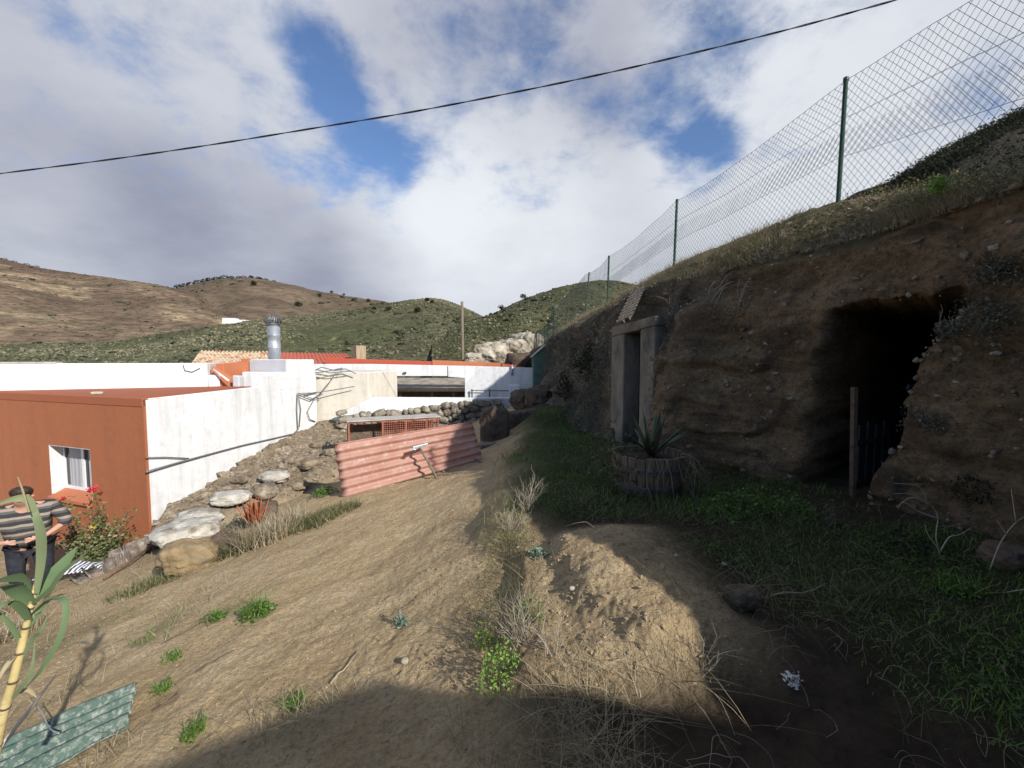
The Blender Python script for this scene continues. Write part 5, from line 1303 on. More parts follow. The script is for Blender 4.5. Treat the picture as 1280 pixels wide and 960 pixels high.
def addj(p, r, parent): J.append((p, r)); E.append((parent, len(J) - 1)); return len(J) - 1
hands = []
for s_ in (-1, 1):
    sh = addj((.21 * s_, -.05, 1.37), .07, 2); el_ = addj((.36 * s_, -.06, 1.09), .05, sh); wr_ = addj((.2 * s_, -.3, .99), .03, el_); pm = addj((.12 * s_, -.36, .99), (.036, .02), wr_)
    for f in range(4):
        z = 1.028 - f * .018; k1 = addj((.075 * s_, -.38, z - .01), .0095, pm); k2 = addj((.035 * s_, -.382, z - .016), .008, k1)
    addj((.1 * s_, -.37, 1.035), .0095, pm)
    hp_ = addj((.1 * s_, 0, .86), .1, 0); kn = addj((.12 * s_, -.03, .48), .065, hp_); an = addj((.12 * s_, .02, .1), .045, kn); addj((.13 * s_, -.12, .05), (.04, .03), an)
person = skin_mesh('person', J, E, M['skin'], None, (pp_.x, pp_.y, zf), 0, 2)
person.rotation_euler = (0, 0, math.radians(38)); person.scale = (1.16, 1.12, 1.0)
tag(person, 'person in striped dark jumper looking down, hands folded at the belly, before the terracotta wall', 'person')
JJ = [((0, -.0, .79), (.205, .185)), ((0, -.01, .92), (.225, .205)), ((0, -.04, 1.08), (.24, .215)), ((0, -.06, 1.28), (.225, .175)), ((0, -.1, 1.41), (.14, .11)), ((0, -.14, 1.475), (.085, .08))]
EE = [(0, 1), (1, 2), (2, 3), (3, 4), (4, 5)]
for s_ in (-1, 1):
    JJ.append(((.22 * s_, -.05, 1.36), .1)); a = len(JJ) - 1; EE.append((3, a)); JJ.append(((.3 * s_, -.05, 1.22), .09)); EE.append((a, a + 1)); JJ.append(((.365 * s_, -.07, 1.09), .075)); EE.append((a + 1, a + 2)); JJ.append(((.3 * s_, -.17, 1.045), .06)); EE.append((a + 2, a + 3))
skin_mesh('jumper', JJ, EE, M['knit'], person, lev=2)
JJ = [((0, 0, .9), (.2, .17))]; EE = []
for s_ in (-1, 1):
    JJ.append(((.11 * s_, -.01, .78), .125)); a = len(JJ) - 1; EE.append((0, a)); JJ.append(((.125 * s_, -.03, .48), .088)); EE.append((a, a + 1)); JJ.append(((.125 * s_, .01, .12), .075)); EE.append((a + 1, a + 2))
skin_mesh('trousers', JJ, EE, M['trousers'], person, lev=2)
for s_ in (-1, 1): skin_mesh('shoe', [((.125 * s_, .05, .05), .05), ((.13 * s_, -.08, .045), .05), ((.135 * s_, -.17, .035), .035)], [(0, 1), (1, 2)], M['shoe'], person)
skin_mesh('hair', [((0, -.16, 1.6), (.105, .09)), ((0, -.2, 1.66), (.115, .1)), ((0, -.265, 1.69), (.105, .08)), ((0, -.325, 1.655), (.075, .05))], [(0, 1), (1, 2), (2, 3)], M['hair'], person)
skin_mesh('hair_tuft', [((0, -.1, 1.57), (.07, .05)), ((0, -.085, 1.5), (.05, .04))], [(0, 1)], M['hair'], person)
fc_ = MB()
face = skin_mesh('nose', [((0, -.325, 1.6), .012), ((0, -.345, 1.575), .016)], [(0, 1)], M['skin'], person, lev=1)
for s_ in (-1, 1):
    skin_mesh('eye', [((.033 * s_, -.325, 1.61), .011), ((.04 * s_, -.322, 1.61), .01)], [(0, 1)], M['hair'], person, lev=1)
    skin_mesh('ear', [((.095 * s_, -.22, 1.6), (.012, .02)), ((.1 * s_, -.215, 1.57), (.01, .014))], [(0, 1)], M['skin'], person, lev=1)
skin_mesh('mouth', [((-.025, -.315, 1.545), .007), ((.025, -.315, 1.545), .007)], [(0, 1)], M['rock_ochre'], person, lev=1)

# ================================================================== VEGETATION AND LOOSE SOIL
def ground_pts(n, x0, x1, y0, y1, w=None, logy=True):
    y = np.exp(rng.uniform(math.log(y0), math.log(y1), n)) if logy else rng.uniform(y0, y1, n)
    x = rng.uniform(x0, x1, n) if not callable(x0) else None
    ok = x < smooth_interp(y, BY, BX) - .02
    if w is not None: ok &= rng.uniform(0, 1, n) < w(x, y)
    x, y = x[ok], y[ok]; return np.stack([x, y, G(x, y) - .004], 1)

# living grass
p = ground_pts(150000, -4.2, 3.6, 1.1, 11, lambda x, y: green_mask(x, y) ** 1.2)
d_ = np.hypot(p[:, 0], p[:, 1])
tag(mesh_blades('green_grass', p, np.clip(.028 + .006 * d_, 0, .085) * (.6 + .8 * np.clip(fbm(p[:, 0] * 2, p[:, 1] * 2, 0, 131) + .4, 0, 1.2)), .0032 + .0005 * d_, M['green'], .7, var=np.clip(.4 + .5 * fbm(p[:, 0] * 1.3, p[:, 1] * 1.3, 0, 133) + rng.normal(0, .18, len(p)), 0, 1)), kind='stuff')
# clover like low leaves among it
p = ground_pts(60000, .2, 3.6, 1.0, 7, lambda x, y: green_mask(x, y) * sst(-.1, .25, fbm(x * 1.8, y * 1.8, 0, 135)))
p[:, 2] += rng.uniform(.008, .05, len(p)); tag(foliage('ground_cover', p, .013 + .002 * p[:, 1], M['cover'], None, 1.5, .8, var=np.clip(rng.normal(.35, .2, len(p)), 0, 1)), kind='stuff')
# dry straw
def straw(n, x0, x1, y0, y1, h, lean, w=None, wd=.003, curve=.6):
    p = ground_pts(n, x0, x1, y0, y1, w); return p, np.full(len(p), h), np.full(len(p), wd), lean
sets = [ground_pts(9000, .75, 3.5, .95, 3.7, lambda x, y: np.clip(.25 + fbm(x * 1.7, y * 1.7, 0, 141) * 1.3, 0, 1) * sst(.7, 1.2, x)),
        ground_pts(5000, -.3, 1.0, .95, 1.95, lambda x, y: np.clip(.2 + fbm(x * 2.5, y * 2.5, 0, 142) * 1.4, 0, 1)),
        ground_pts(9000, -.55, .5, 2.3, 7.5, lambda x, y: np.exp(-((x - .02 * y + .12) / .22) ** 2) * np.clip(.35 + fbm(x * 2, y * 2, 0, 143) * 1.4, 0, 1)),
        ground_pts(9000, -7, -2.2, 2.4, 7.5, lambda x, y: sst(-2.2, -3.4, x + .15 * (y - 3)) * sst(-.0, .5, fbm(x * 1.2, y * 1.2, 0, 144) + .12) * .8),
        ground_pts(5000, -2.3, -.6, 1.3, 2.3, lambda x, y: sst(.1, .5, fbm(x * 1.8, y * 1.8, 0, 145) + .2) * .6),
        ground_pts(6000, .6, 2.9, 3.6, 7, lambda x, y: np.clip(.1 + fbm(x * 1.5, y * 1.5, 0, 146), 0, 1)),
        ground_pts(7000, -7, -3.6, 7, 14.5, lambda x, y: rub_w(x, y) * np.clip(.15 + fbm(x, y, 0, 147), 0, 1))]
for k, (p, h, ln) in enumerate(zip(sets, (.15, .13, .13, .12, .09, .12, .1), (1.5, 1.3, .9, 1.1, 1.2, 1.2, 1.0))):
    tag(mesh_blades('dry_grass', p, h, .0022 + .0005 * p[:, 1], M['mixed' if k in (0, 2, 5) else 'dry'], ln, var=np.clip(.42 + .45 * fbm(p[:, 0] * 2, p[:, 1] * 2, 0, 149) + rng.normal(0, .2, len(p)), 0, 1)), kind='stuff')
# long lying straw in the right foreground
sb_ = MB()
for q in ground_pts(650, .5, 3.3, 1.0, 3.8, lambda x, y: np.clip(.4 + fbm(x * 1.4, y * 1.4, 0, 148), 0, 1)):
    a = random.uniform(0, 6.28); L = random.uniform(.07, .26); pts = []; z0 = random.uniform(.01, .06)
    for k in range(6):
        t = k / 5; a += random.uniform(-.25, .25); x_ = q[0] + math.cos(a) * L * t; y_ = q[1] + math.sin(a) * L * t; pts.append((x_, y_, max(Gs(x_, y_) + .004, q[2] + z0 * math.sin(t * 2.6) * 2)))
    sb_.tube(catmull(pts, 3), .0009, 4, random.random() ** 2 * .6)
tag(sb_.build('straw', M['twig']), kind='stuff')

# clods and pebbles
p = ground_pts(60000, -5, 1.6, .9, 8.5, lambda x, y: (1 - soil_mask(x, y)) ** 3 * np.clip(.5 + fbm(x * 1.5, y * 1.5, 0, 151), 0.05, 1))
sz = np.exp(rng.normal(math.log(.0036), .6, len(p))) * (1 + .12 * p[:, 1]); tag(lumps('soil_clods', p, np.minimum(sz, .014), M['clod'], 0, .7, .2), kind='stuff')
p = ground_pts(6000, .0, 1.6, 1.8, 3.8, lambda x, y: sst(-.05, .1, x) * (1 - soil_mask(x, y)) ** 2); tag(lumps('mound_clods', p, np.minimum(np.exp(rng.normal(math.log(.005), .55, len(p))), .018), M['clod'], 1, .75, .22), kind='stuff')
p = ground_pts(6500, -7, -3.4, 6.8, 14.6, lambda x, y: rub_w(x, y)); tag(lumps('rubble_stones', p, np.minimum(np.exp(rng.normal(math.log(.03), .6, len(p))), .1), M['rubble'], 1, .55, .25), kind='stuff')

# along the rim and slope of the bank
def rim_pts(n, y0, y1, d0, d1, w=None):
    y = np.exp(rng.uniform(math.log(y0), math.log(y1), n)); d = d0 + (d1 - d0) * rng.uniform(0, 1, n) ** 1.6
    rx = smooth_interp(y, RY, RX); rz = smooth_interp(y, RY, RZ)
    z = upper_z(y, d, rz, rx); x = rx + d; ok = np.ones(n, bool)
    if w is not None: ok = rng.uniform(0, 1, n) < w(x, y, d)
    return np.stack([x, y, z - .03], 1)[ok]
p = rim_pts(30000, 2.2, 16, -.02, 1.6, lambda x, y, d: np.clip(.45 + fbm(x * 1.6, y * 1.6, 0, 161) * 1.3, .05, 1))
tag(mesh_blades('bank_dry_grass', p, .12, .004 + .0004 * p[:, 1], M['dry'], .8, var=np.clip(rng.normal(.35, .2, len(p)), 0, 1)), kind='stuff')
p = rim_pts(14000, 2.4, 9, .05, 1.3, lambda x, y, d: sst(.1, .35, fbm(x * 1.4, y * 1.4, 0, 163) + .12 * sst(5.2, 4, y)))
tag(mesh_blades('bank_green_grass', p, .11, .006, M['mixed'], .8, var=np.clip(rng.normal(.5, .25, len(p)), 0, 1)), kind='stuff')
q = rim_pts(7000, 3.3, 5.6, .1, .9, lambda x, y, d: sst(.05, .3, fbm(x * 1.8, y * 1.8, 0, 165) + .1)); q[:, 2] += rng.uniform(.03, .2, len(q))
tag(foliage('bank_leaves', q, .03, M['mixed'], var=np.clip(rng.normal(.6, .25, len(q)), 0, 1)), kind='stuff')
p = rim_pts(1500, 2.4, 17, -.03, 2.2); tag(lumps('bank_stones', p + np.array([0, 0, .02]), np.minimum(np.exp(rng.normal(math.log(.02), .6, len(p))), .07), M['rock'], 1, .7, .22), kind='stuff')
# dark scrub on the knoll
def knoll_pts(n):
    x = rng.uniform(7.7, 15, n); y = rng.uniform(6.9, 11.5, n); return np.stack([x, y, knoll(x, y)], 1)
p = knoll_pts(4200); p = p[p[:, 2] > 1]
c = (p[:, None, :] + rng.normal(0, .08, (len(p), 22, 3))).reshape(-1, 3)
tag(foliage('knoll_scrub', c, .05, M['knoll'], var=np.clip(np.repeat(rng.normal(.4, .25, len(p)), 22), 0, 1)), kind='stuff')

# shrubs growing on the bank face
def bank_shrub(px, py, r, n, mat, label, leaf=.03, hang=0.0, name='shrub', squash=.8):
    c = bank_pt(px, py, .04); q = rng.normal(0, 1, (n, 3)); q /= np.linalg.norm(q, axis=1)[:, None]; q *= (rng.uniform(0, 1, (n, 1)) ** .45)
    lump = 1 + .35 * vnoise(q[:, 0] * 2.5 + px, q[:, 1] * 2.5, q[:, 2] * 2.5, 7)[:, None]
    q = q * lump * np.array([r * .7, r, r * squash]); q[:, 2] -= hang * np.abs(q[:, 0])
    o = empty(name, c, label, 'shrub'); foliage('foliage', q + np.array(c), leaf, mat, o, .2, .45)
    tb = MB(); twigs(tb, c + Vector((.05, 0, -r * .4)), 9, r * 1.6, 1.2, .003); tb.build('stems', M['twig'], o); return o
bank_shrub(1252, 338, .17, 900, M['greyshrub'], 'grey green shrub high on the bank at the right edge', .03)
bank_shrub(1246, 398, .19, 1300, M['greyshrub'], 'dense grey green cushion shrub right of the cave mouth top', .026)
bank_shrub(1192, 412, .12, 600, M['greyshrub'], 'small grey green shrub hugging the upper cave edge', .024)
bank_shrub(1172, 528, .15, 800, M['greyshrub'], 'dark grey shrub on the right jamb of the cave half way up', .026)
bank_shrub(1225, 612, .17, 420, M['bushdark'], 'sparse dark shrub low on the bank right of the cave', .03)
bank_shrub(1115, 588, .07, 260, M['greyshrub'], 'tuft of small leaves on the lower cave edge', .022)
bank_shrub(928, 382, .1, 260, M['dry'], 'straw coloured tuft with roots hanging from the rim', .03)
bank_shrub(850, 392, .22, 700, M['greyshrub'], 'grey shrub on the bank just right of the doorway lintel', .035)
bank_shrub(842, 440, .2, 700, M['bushdark'], 'dark shrub in the crack beside the concrete doorway', .035)
bank_shrub(738, 452, .5, 1300, M['bushdark'], 'dark scrub on the bank left of the concrete doorway', .06)
bank_shrub(712, 482, .5, 1200, M['bushdark'], 'dark scrub at the foot of the far bank', .06)
bank_shrub(722, 430, .4, 800, M['greyshrub'], 'grey scrub near the rim of the far bank', .06)
bank_shrub(1180, 232, .0001 + .09, 260, M['bright'], 'bright green weed on the rim against the dark knoll', .035)
# roots hanging from the rim
hr_ = MB()
for k in range(16):
    c = bank_pt(925 + random.uniform(-22, 22), 352 + random.uniform(-12, 10), .06); pts = [c]; v = Vector((-.05, random.uniform(-.04, .04), .02))
    for j in range(6): v = v * .8 + Vector((random.uniform(-.02, .02), random.uniform(-.03, .03), -.022)); pts.append(pts[-1] + v)
    hr_.tube(pts, [.004, .004, .0035, .003, .003, .002, .002], 4, random.random())
tag(hr_.build('hanging_roots', M['twig']), 'pale twisted roots hanging from the bank rim left of the cave', 'roots')
# pale dead stems right of the cave
def dead_plant(px, py, paths, Y, label, r=.004):
    mb = MB()
    for path in paths:
        pts = catmull([P(a, b, Y + dy) for a, b, dy in path], 5); n = len(pts); mb.tube(pts, [r * (1 - .7 * k / n) for k in range(n)], 5, random.uniform(.6, 1))
    return tag(mb.build('dead_plant', M['twig'], smooth=True), label, 'dead plant')
Yd = GP(1178, 700).y
dead_plant(1178, 700, [[(1177, 702, 0), (1170, 672, 0), (1172, 645, 0), (1160, 628, 0), (1140, 618, -.02), (1118, 617, -.03)], [(1172, 648, 0), (1150, 640, .02), (1130, 628, .03), (1122, 636, .05)], [(1160, 628, 0), (1148, 608, -.03), (1118, 604, -.05)], [(1165, 632, 0), (1140, 622, 0), (1120, 634, 0)], [(1175, 690, 0), (1186, 672, 0), (1200, 668, 0), (1214, 660, .04)], [(1176, 690, 0), (1160, 668, 0), (1156, 655, 0)]], Yd, 'bare pale branching stems in front of the cave right edge')
dead_plant(1240, 715, [[(1236, 716, 0), (1250, 680, 0), (1268, 655, 0), (1290, 640, 0)], [(1258, 668, 0), (1246, 650, 0)], [(1270, 652, 0), (1264, 612, 0)], [(1236, 716, 0), (1262, 745, -.2), (1290, 748, -.3)], [(1215, 752, -.2), (1250, 742, -.2), (1290, 735, -.3)]], GP(1236, 716).y, 'pale dead stems at the right edge of the bank foot')

# single weeds and bushes on the ground
def weed(px, py, r, h, n, mat, label, leaf=.03, cat='weed', name='weed', blades=0, flat=.6):
    c = GP(px, py); o = empty(name, c, label, cat)
    q = rng.normal(0, 1, (n, 3)); q /= np.linalg.norm(q, axis=1)[:, None]; q *= rng.uniform(0, 1, (n, 1)) ** .4; q[:, 2] = np.abs(q[:, 2])
    q *= (1 + .4 * vnoise(q[:, 0] * 2.2 + px, q[:, 1] * 2.2, q[:, 2] * 2, 3))[:, None]
    q = q * np.array([r, r, h]) + np.array(c); foliage('foliage', q, leaf, mat, o, flat)
    if blades:
        a = rng.uniform(0, 6.28, blades); rr = r * rng.uniform(0, .8, blades); b = np.stack([c.x + rr * np.cos(a), c.y + rr * np.sin(a), np.full(blades, c.z)], 1)
        mesh_blades('blades', b, h * 1.2, .006, M['green'], .6, o)
    else:
        tb = MB(); twigs(tb, c, 7, h * .9, .7, .0025); tb.build('stems', M['bark'], o)
    return o
weed(322, 772, .16, .12, 380, M['weed'], 'largest green weed clump on the open dirt track', .032, blades=140)
weed(272, 778, .11, .08, 170, M['weed'], 'smaller green weed clump just left of the largest one', .03, blades=60)
weed(205, 862, .07, .06, 110, M['weed'], 'little green weed above the tip of the green sheet', .022, blades=50)
weed(242, 920, .07, .07, 120, M['weed'], 'little green weed below right of the green sheet', .02, blades=60)
weed(368, 886, .08, .06, 120, M['weed'], 'little green weed at the edge of the foreground shade', .02, blades=60)
weed(216, 825, .08, .05, 90, M['weed'], 'faint flat green weed left on the dirt track', .022, blades=50)
weed(503, 783, .055, .08, 90, M['teal_leaf'], 'small blue green plant alone on the middle of the track', .03)
weed(626, 852, .14, .19, 520, M['bright'], 'bright green leafy bush at the left foot of the dirt mound', .021, 'bush', 'bush')
weed(606, 806, .07, .13, 190, M['bright'], 'bright green sprig beside the leafy bush', .019)
weed(660, 775, .12, .14, 260, M['weed'], 'grey twiggy green plant on the left flank of the mound', .02)
weed(672, 695, .08, .07, 140, M['teal_leaf'], 'pale grey green plant on the upper left of the mound', .03)
weed(405, 620, .25, .22, 420, M['weed'], 'green plant in the dark hollow left of the pink sheet', .05)
weed(300, 660, .3, .22, 420, M['greyshrub'], 'dusty green clump under the red aloe', .04)
weed(992, 856, .045, .05, 70, M['white_petal'], 'small clump of white flowers in the shaded grass', .02, 'flowers', 'flowers')
weed(1036, 655, .06, .2, 130, M['greyshrub'], 'spindly grey seed plant at the left foot of the cave', .02)
weed(932, 640, .28, .2, 700, M['weed'], 'green leafy weed patch at the bank foot left of the cave', .035)
weed(985, 645, .25, .16, 500, M['weed'], 'low green weed patch just outside the cave mouth', .03)
weed(895, 648, .25, .14, 400, M['weed'], 'low green weeds right of the barrel planter', .035)
weed(1135, 690, .2, .14, 260, M['bushdark'], 'low dark plant at the foot of the cave right edge', .03)
weed(1195, 740, .12, .08, 240, M['weed'], 'green tuft in the shade below the pale dead stems', .025, blades=80)
# bare twig bushes
def twig_bush(px, py, n, h, sp, label, r=.003):
    c = GP(px, py); mb = MB(); twigs(mb, c, n, h, sp, r, 3, .35); return tag(mb.build('twig_bush', M['twig']), label, 'dry bush')
twig_bush(652, 800, 40, .26, 1.0, 'bare pale twigs beside the bright green bush on the mound flank', .0017)
twig_bush(690, 815, 12, .17, .8, 'short bare twigs on the cut edge of the mound', .0022)
twig_bush(640, 668, 34, .24, .8, 'dry stalks at the shade edge above the mound', .002)
twig_bush(660, 640, 36, .32, .6, 'taller upright dry stalks beside the track, before the doorway', .0024)
twig_bush(880, 838, 8, .18, .7, 'thin dry stalks at the right edge of the sunlit mound', .002)
twig_bush(345, 672, 20, .3, .8, 'dry stalk clump right of the red aloe', .004)
twig_bush(470, 800, 4, .08, 1, 'tiny dead sprig lying on the track', .002)
for k, (px, py, L, a, lb) in enumerate([(230, 795, .3, .9, 'thin dark stick lying on the dirt track, left one'), (268, 832, .22, .8, 'dark stick lying on the middle of the dirt track'), (205, 880, .12, 1.0, 'short dark stick by the tip of the green sheet'), (430, 838, .25, 1.3, 'bent twig in the shade edge on the track'), (1000, 745, .4, .2, 'pale straw stalk lying in the shaded grass')]):
    c = GP(px, py); pts = []
    for j in range(5): t = j / 4 - .5; x_, y_ = c.x + math.cos(a) * L * t, c.y + math.sin(a) * L * t + .02 * math.sin(j * 2); pts.append((x_, y_, Gs(x_, y_) + .012))
    tag(MB().tube(pts, [.005, .006, .005, .004, .003], 5, .1 if k < 3 else .5).build('stick', M['bark'] if k < 3 else M['twig'], smooth=True), lb, 'stick')

# geranium by the terracotta wall
gc = GP(125, 705); gz = gc.z
ger = empty('geranium_bush', gc, 'straggly geranium bush with red flowers against the terracotta wall', 'bush')
stems = MB(); LP = []; FL_ = []
tips = [(118, 618), (112, 632), (82, 628), (160, 640), (150, 655), (95, 650), (128, 648), (78, 668), (165, 668), (105, 672), (140, 676), (120, 660), (90, 690), (150, 695), (70, 680), (110, 695), (132, 690), (100, 660), (143, 663), (85, 676)]
for k, (px, py) in enumerate(tips):
    tpt = P(px, py, gc.y + random.uniform(-.3, .25)); mid = gc.lerp(tpt, .5) + Vector((random.uniform(-.1, .1), random.uniform(-.1, .1), -.02)); b0 = gc + Vector((random.uniform(-.25, .25), random.uniform(-.1, .1), -.03))
    pts = catmull([b0, mid, tpt], 6); stems.tube(pts, [.012 - .008 * i / len(pts) for i in range(len(pts))], 5, .3)
    for t in np.linspace(.3, 1, 11):
        q = pts[min(int(t * (len(pts) - 1)), len(pts) - 1)]; LP += [np.array(q) + rng.normal(0, .055, 3) for _ in range(14)]
stems.build('stems', M['bark'], ger); foliage('foliage', np.array(LP), .052, M['geranium'], ger, .5, .85)
for px, py, s_ in ((118, 611, .08), (125, 616, .05), (112, 628, .06), (79, 623, .045), (112, 613, .05)):
    c = np.array(P(px, py, gc.y - .05)); foliage('flower_head', c + rng.normal(0, s_ * .36, (60, 3)), .036, M['red_petal'], ger, .3, .8)
c = np.array(P(118, 659, gc.y - .3)); foliage('yellow_leaf', c + rng.normal(0, .02, (12, 3)), .04, M['yellow_petal'], ger, .3, .8)
# red aloe and tuft
ac = GP(317, 660); al = empty('red_aloe', ac, 'red leaved aloe standing upright in the dry tuft by the whitewashed stones', 'plant')
for k in range(22):
    a = random.uniform(0, 6.28); el_ = random.uniform(.9, 1.5); L = random.uniform(.28, .44); c = ac + Vector((random.uniform(-.1, .1), random.uniform(-.08, .08), .1)); d = Vector((math.cos(a) * math.cos(el_), math.sin(a) * math.cos(el_), math.sin(el_)))
    MB().strip([c + d * L * t + Vector((0, 0, .04 * t * t)) for t in (0, .3, .6, .85, 1)], [.05, .05, .038, .02, .003], (-math.sin(a), math.cos(a), 0), random.random(), .4).build('leaf', M['aloe'], al, solid=.008, smooth=True)
def tuft(px, py, n, r, h, mat, label, lean=.6, name='grass_tuft'):
    c = GP(px, py); a = rng.uniform(0, 6.28, n); rr = r * rng.uniform(0, 1, n) ** .6; x, y = c.x + rr * np.cos(a), c.y + rr * np.sin(a)
    return tag(mesh_blades(name, np.stack([x, y, G(x, y) - .01], 1), h, .009, mat, lean), label, 'grass tuft')
tuft(330, 680, 500, .35, .3, M['dry'], 'dry grass tuft right under the red aloe')
tuft(356, 660, 400, .3, .28, M['dry'], 'dry grass tuft right of the red aloe')
tuft(300, 690, 300, .25, .2, M['mixed'], 'green grass tuft below the red aloe')
tuft(420, 640, 700, .4, .12, M['mixed'], 'green grass tuft at the left foot of the pink sheet')
tuft(388, 656, 700, .4, .13, M['mixed'], 'green grass tuft along the track edge left of the pink sheet')
tuft(210, 722, 260, .4, .12, M['mixed'], 'grey green grass tuft below the roof tile border')
tuft(172, 738, 320, .33, .1, M['mixed'], 'thin green grass tuft below the iron bar')
tuft(20, 762, 500, .3, .25, M['dry'], 'dry grass tuft behind the cane plant')
tuft(8, 800, 400, .3, .18, M['dry'], 'pale dry grass tuft at the left frame edge beside the cane')

# cane plant close by at lower left
Yc = 1.3
cn = empty('cane_plant', P(-12, 985, Yc), 'tall cane plant with jointed yellow stem and long leaves at left edge', 'plant')
sp_ = catmull([P(-16, 990, Yc), P(2, 900, Yc), P(18, 845, Yc), P(31, 790, Yc + .02), (P(40, 752, Yc + .03)), P(46, 728, Yc + .04)], 8)
rr = [.0155 - .0095 * (i / len(sp_)) for i in range(len(sp_))]
MB().tube(sp_, rr, 12).build('stem', M['cane'], cn, smooth=True)
for i in range(5, len(sp_), 5):
    d = (sp_[min(i + 1, len(sp_) - 1)] - sp_[i - 1]).normalized() * .004
    MB().tube([sp_[i] - d, sp_[i], sp_[i] + d], [rr[i] * 1.02, rr[i] * 1.12, rr[i] * 1.02], 12).build('joint', M['bark'], cn, smooth=True)
def cleaf(path, wpx, var, mat='cane_leaf', fold=.25, side=(1, 0, .1)):
    pts = [P(a, b, Yc + dy) for a, b, dy in path]; pts = catmull(pts, 6); n = len(pts)
    ws = [max(.002, .85 * wpx / F * Yc * (math.sin(math.pi * min(1, .12 + .88 * (i / (n - 1)))) ** .7)) for i in range(n)]
    d = pts[-1] - pts[0]; sd = d.cross(Vector((.3, -1, .15)))
    MB().strip(pts, ws, sd, var, fold).build('leaf', M[mat], cn, smooth=True)
cleaf([(46, 742, .03), (52, 700, .0), (52, 665, -.04), (44, 640, -.06), (34, 618, -.04)], 13, .85)
cleaf([(44, 640, -.06), (34, 624, -.08), (18, 623, -.1), (-14, 634, -.14)], 10, .9)
cleaf([(42, 750, .03), (60, 728, .06), (74, 712, .1), (96, 684, .16)], 24, .25)
cleaf([(40, 755, .02), (62, 738, -.02), (78, 716, -.05), (110, 690, -.08)], 7, .5)
cleaf([(40, 756, .03), (26, 740, .0), (14, 730, -.04), (-16, 736, -.1)], 26, .35)
cleaf([(44, 742, .04), (34, 724, .07), (20, 722, .1), (-12, 728, .15)], 14, .15)
cleaf([(36, 775, .02), (24, 756, -.03), (8, 752, -.06), (-14, 770, -.1)], 15, .5)
cleaf([(38, 770, .02), (60, 752, -.04), (82, 752, -.08), (78, 790, -.1), (52, 836, -.1), (30, 862, -.08)], 8, .45)
cleaf([(34, 790, .02), (52, 760, .06), (64, 748, .1), (82, 742, .14)], 7, .2)
cleaf([(28, 806, .02), (12, 778, -.02), (-12, 758, -.05)], 9, .55)
cleaf([(22, 835, .02), (40, 800, .0), (50, 790, -.02), (60, 770, -.02)], 6, .6)
cleaf([(10, 880, .02), (26, 860, -.03), (40, 838, -.05), (44, 800, -.06)], 6, .75)
cleaf([(14, 870, .02), (34, 862, .03), (46, 872, .04)], 6, .5, 'dead_leaf'); cleaf([(6, 890, .02), (-4, 850, .0), (16, 820, -.03)], 6, .3, 'dead_leaf')
cleaf([(26, 815, .02), (10, 830, -.03), (-8, 860, -.06)], 6, .6, 'dead_leaf')
MB().tube([P(36, 640, Yc - .1), P(28, 612, Yc - .1), P(22, 596, Yc - .1)], [.003, .0025, .001], 5, .5).build('dead_tip', M['dead_leaf'], cn)
a, b = P(-12, 950, Yc + .1), P(68, 846, Yc + .55)
tag(MB().tube([a, a.lerp(b, .5) + Vector((.006, 0, .004)), b], [.008, .007, .003], 7, .8).build('dry_stalk', M['twig'], smooth=True), 'pale dry cane stalk leaning over the green corrugated sheet', 'stalk')

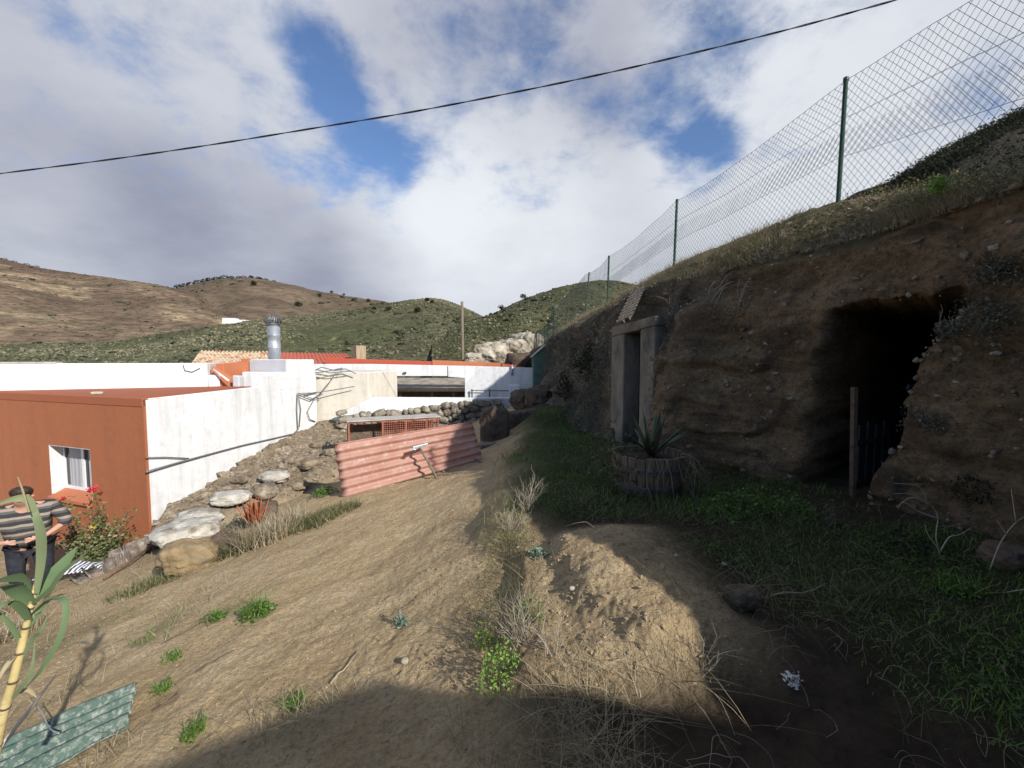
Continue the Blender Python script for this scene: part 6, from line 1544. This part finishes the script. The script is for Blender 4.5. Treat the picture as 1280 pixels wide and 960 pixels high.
# small growth and crumbs clinging to the bank face
def face_pts(n, y0, y1, t0, t1, w):
    ok = (BYY > y0) & (BYY < y1) & (BTT > t0) & (BTT < t1) & (BDEP < .05)
    I, J = np.nonzero(ok); wt = np.clip(np.gradient(BYY, axis=0)[I, J], 0, .2) * np.clip(w(BYY[I, J], BZZ[I, J], BTT[I, J]), 0, None); wt = wt / wt.sum()
    k = rng.choice(len(I), n, p=wt); I, J = I[k], J[k]
    return np.stack([BXX[I, J], BYY[I, J], BZZ[I, J]], 1) + rng.normal(0, .012, (n, 3))
p = face_pts(1900, 5.2, 17, .15, 1.0, lambda y, z, t: np.clip(fbm(y * 1.1, z * 1.1, 0, 171) + .1, 0, 1) ** 1.2 * (sst(5.8, 6.6, y) + .4))
c = (p[:, None, :] + rng.normal(0, .045, (len(p), 16, 3)) + np.array([-.03, 0, 0])).reshape(-1, 3)
tag(foliage('bank_growth', c, .035, M['greyshrub'], None, .2, .5, var=np.clip(np.repeat(rng.normal(.5, .25, len(p)), 16) + rng.normal(0, .1, len(c)), 0, 1)), kind='stuff')
p = face_pts(500, 2.4, 5.6, .35, 1.0, lambda y, z, t: np.clip(fbm(y * 2.2, z * 2.2, 0, 173) - .05, 0, 1) ** 1.3)
c = (p[:, None, :] + rng.normal(0, .025, (len(p), 12, 3)) + np.array([-.02, 0, 0])).reshape(-1, 3)
tag(foliage('bank_growth', c, .018, M['greyshrub'], None, .2, .5, var=np.clip(np.repeat(rng.normal(.45, .25, len(p)), 12), 0, 1)), kind='stuff')
p = face_pts(3600, 2.3, 14, .0, 1.0, lambda y, z, t: .3 + np.clip(fbm(y * 1.5, z * 3, 0, 175), 0, 1) + 1.0 * sst(.3, .05, t))
tag(lumps('bank_crumbs', p, np.minimum(np.exp(rng.normal(math.log(.009), .6, len(p))) * (1 + .1 * p[:, 1]), .04), M['rock'], 1, .8, .2), kind='stuff')
p = face_pts(700, 2.3, 9, .0, .22, lambda y, z, t: 1.0 + 0 * y)
tag(mesh_blades('bank_foot_grass', p, .13, .004, M['mixed'], .7, var=np.clip(rng.normal(.35, .25, len(p)), 0, 1)), kind='stuff')

# dusty scrub hanging over the broken rim
p = rim_pts(420, 2.4, 15, -.04, .5, lambda x, y, d: np.clip(.2 + fbm(x * 1.7, y * 1.7, 0, 181) * 1.5, 0, 1))
c = (p[:, None, :] + rng.normal(0, .06, (len(p), 22, 3)) + np.array([-.03, 0, .05])).reshape(-1, 3)
tag(foliage('rim_scrub', c, .03, M['greyshrub'], None, .2, .45, var=np.clip(np.repeat(rng.normal(.4, .25, len(p)), 22) + rng.normal(0, .1, len(c)), 0, 1)), kind='stuff')
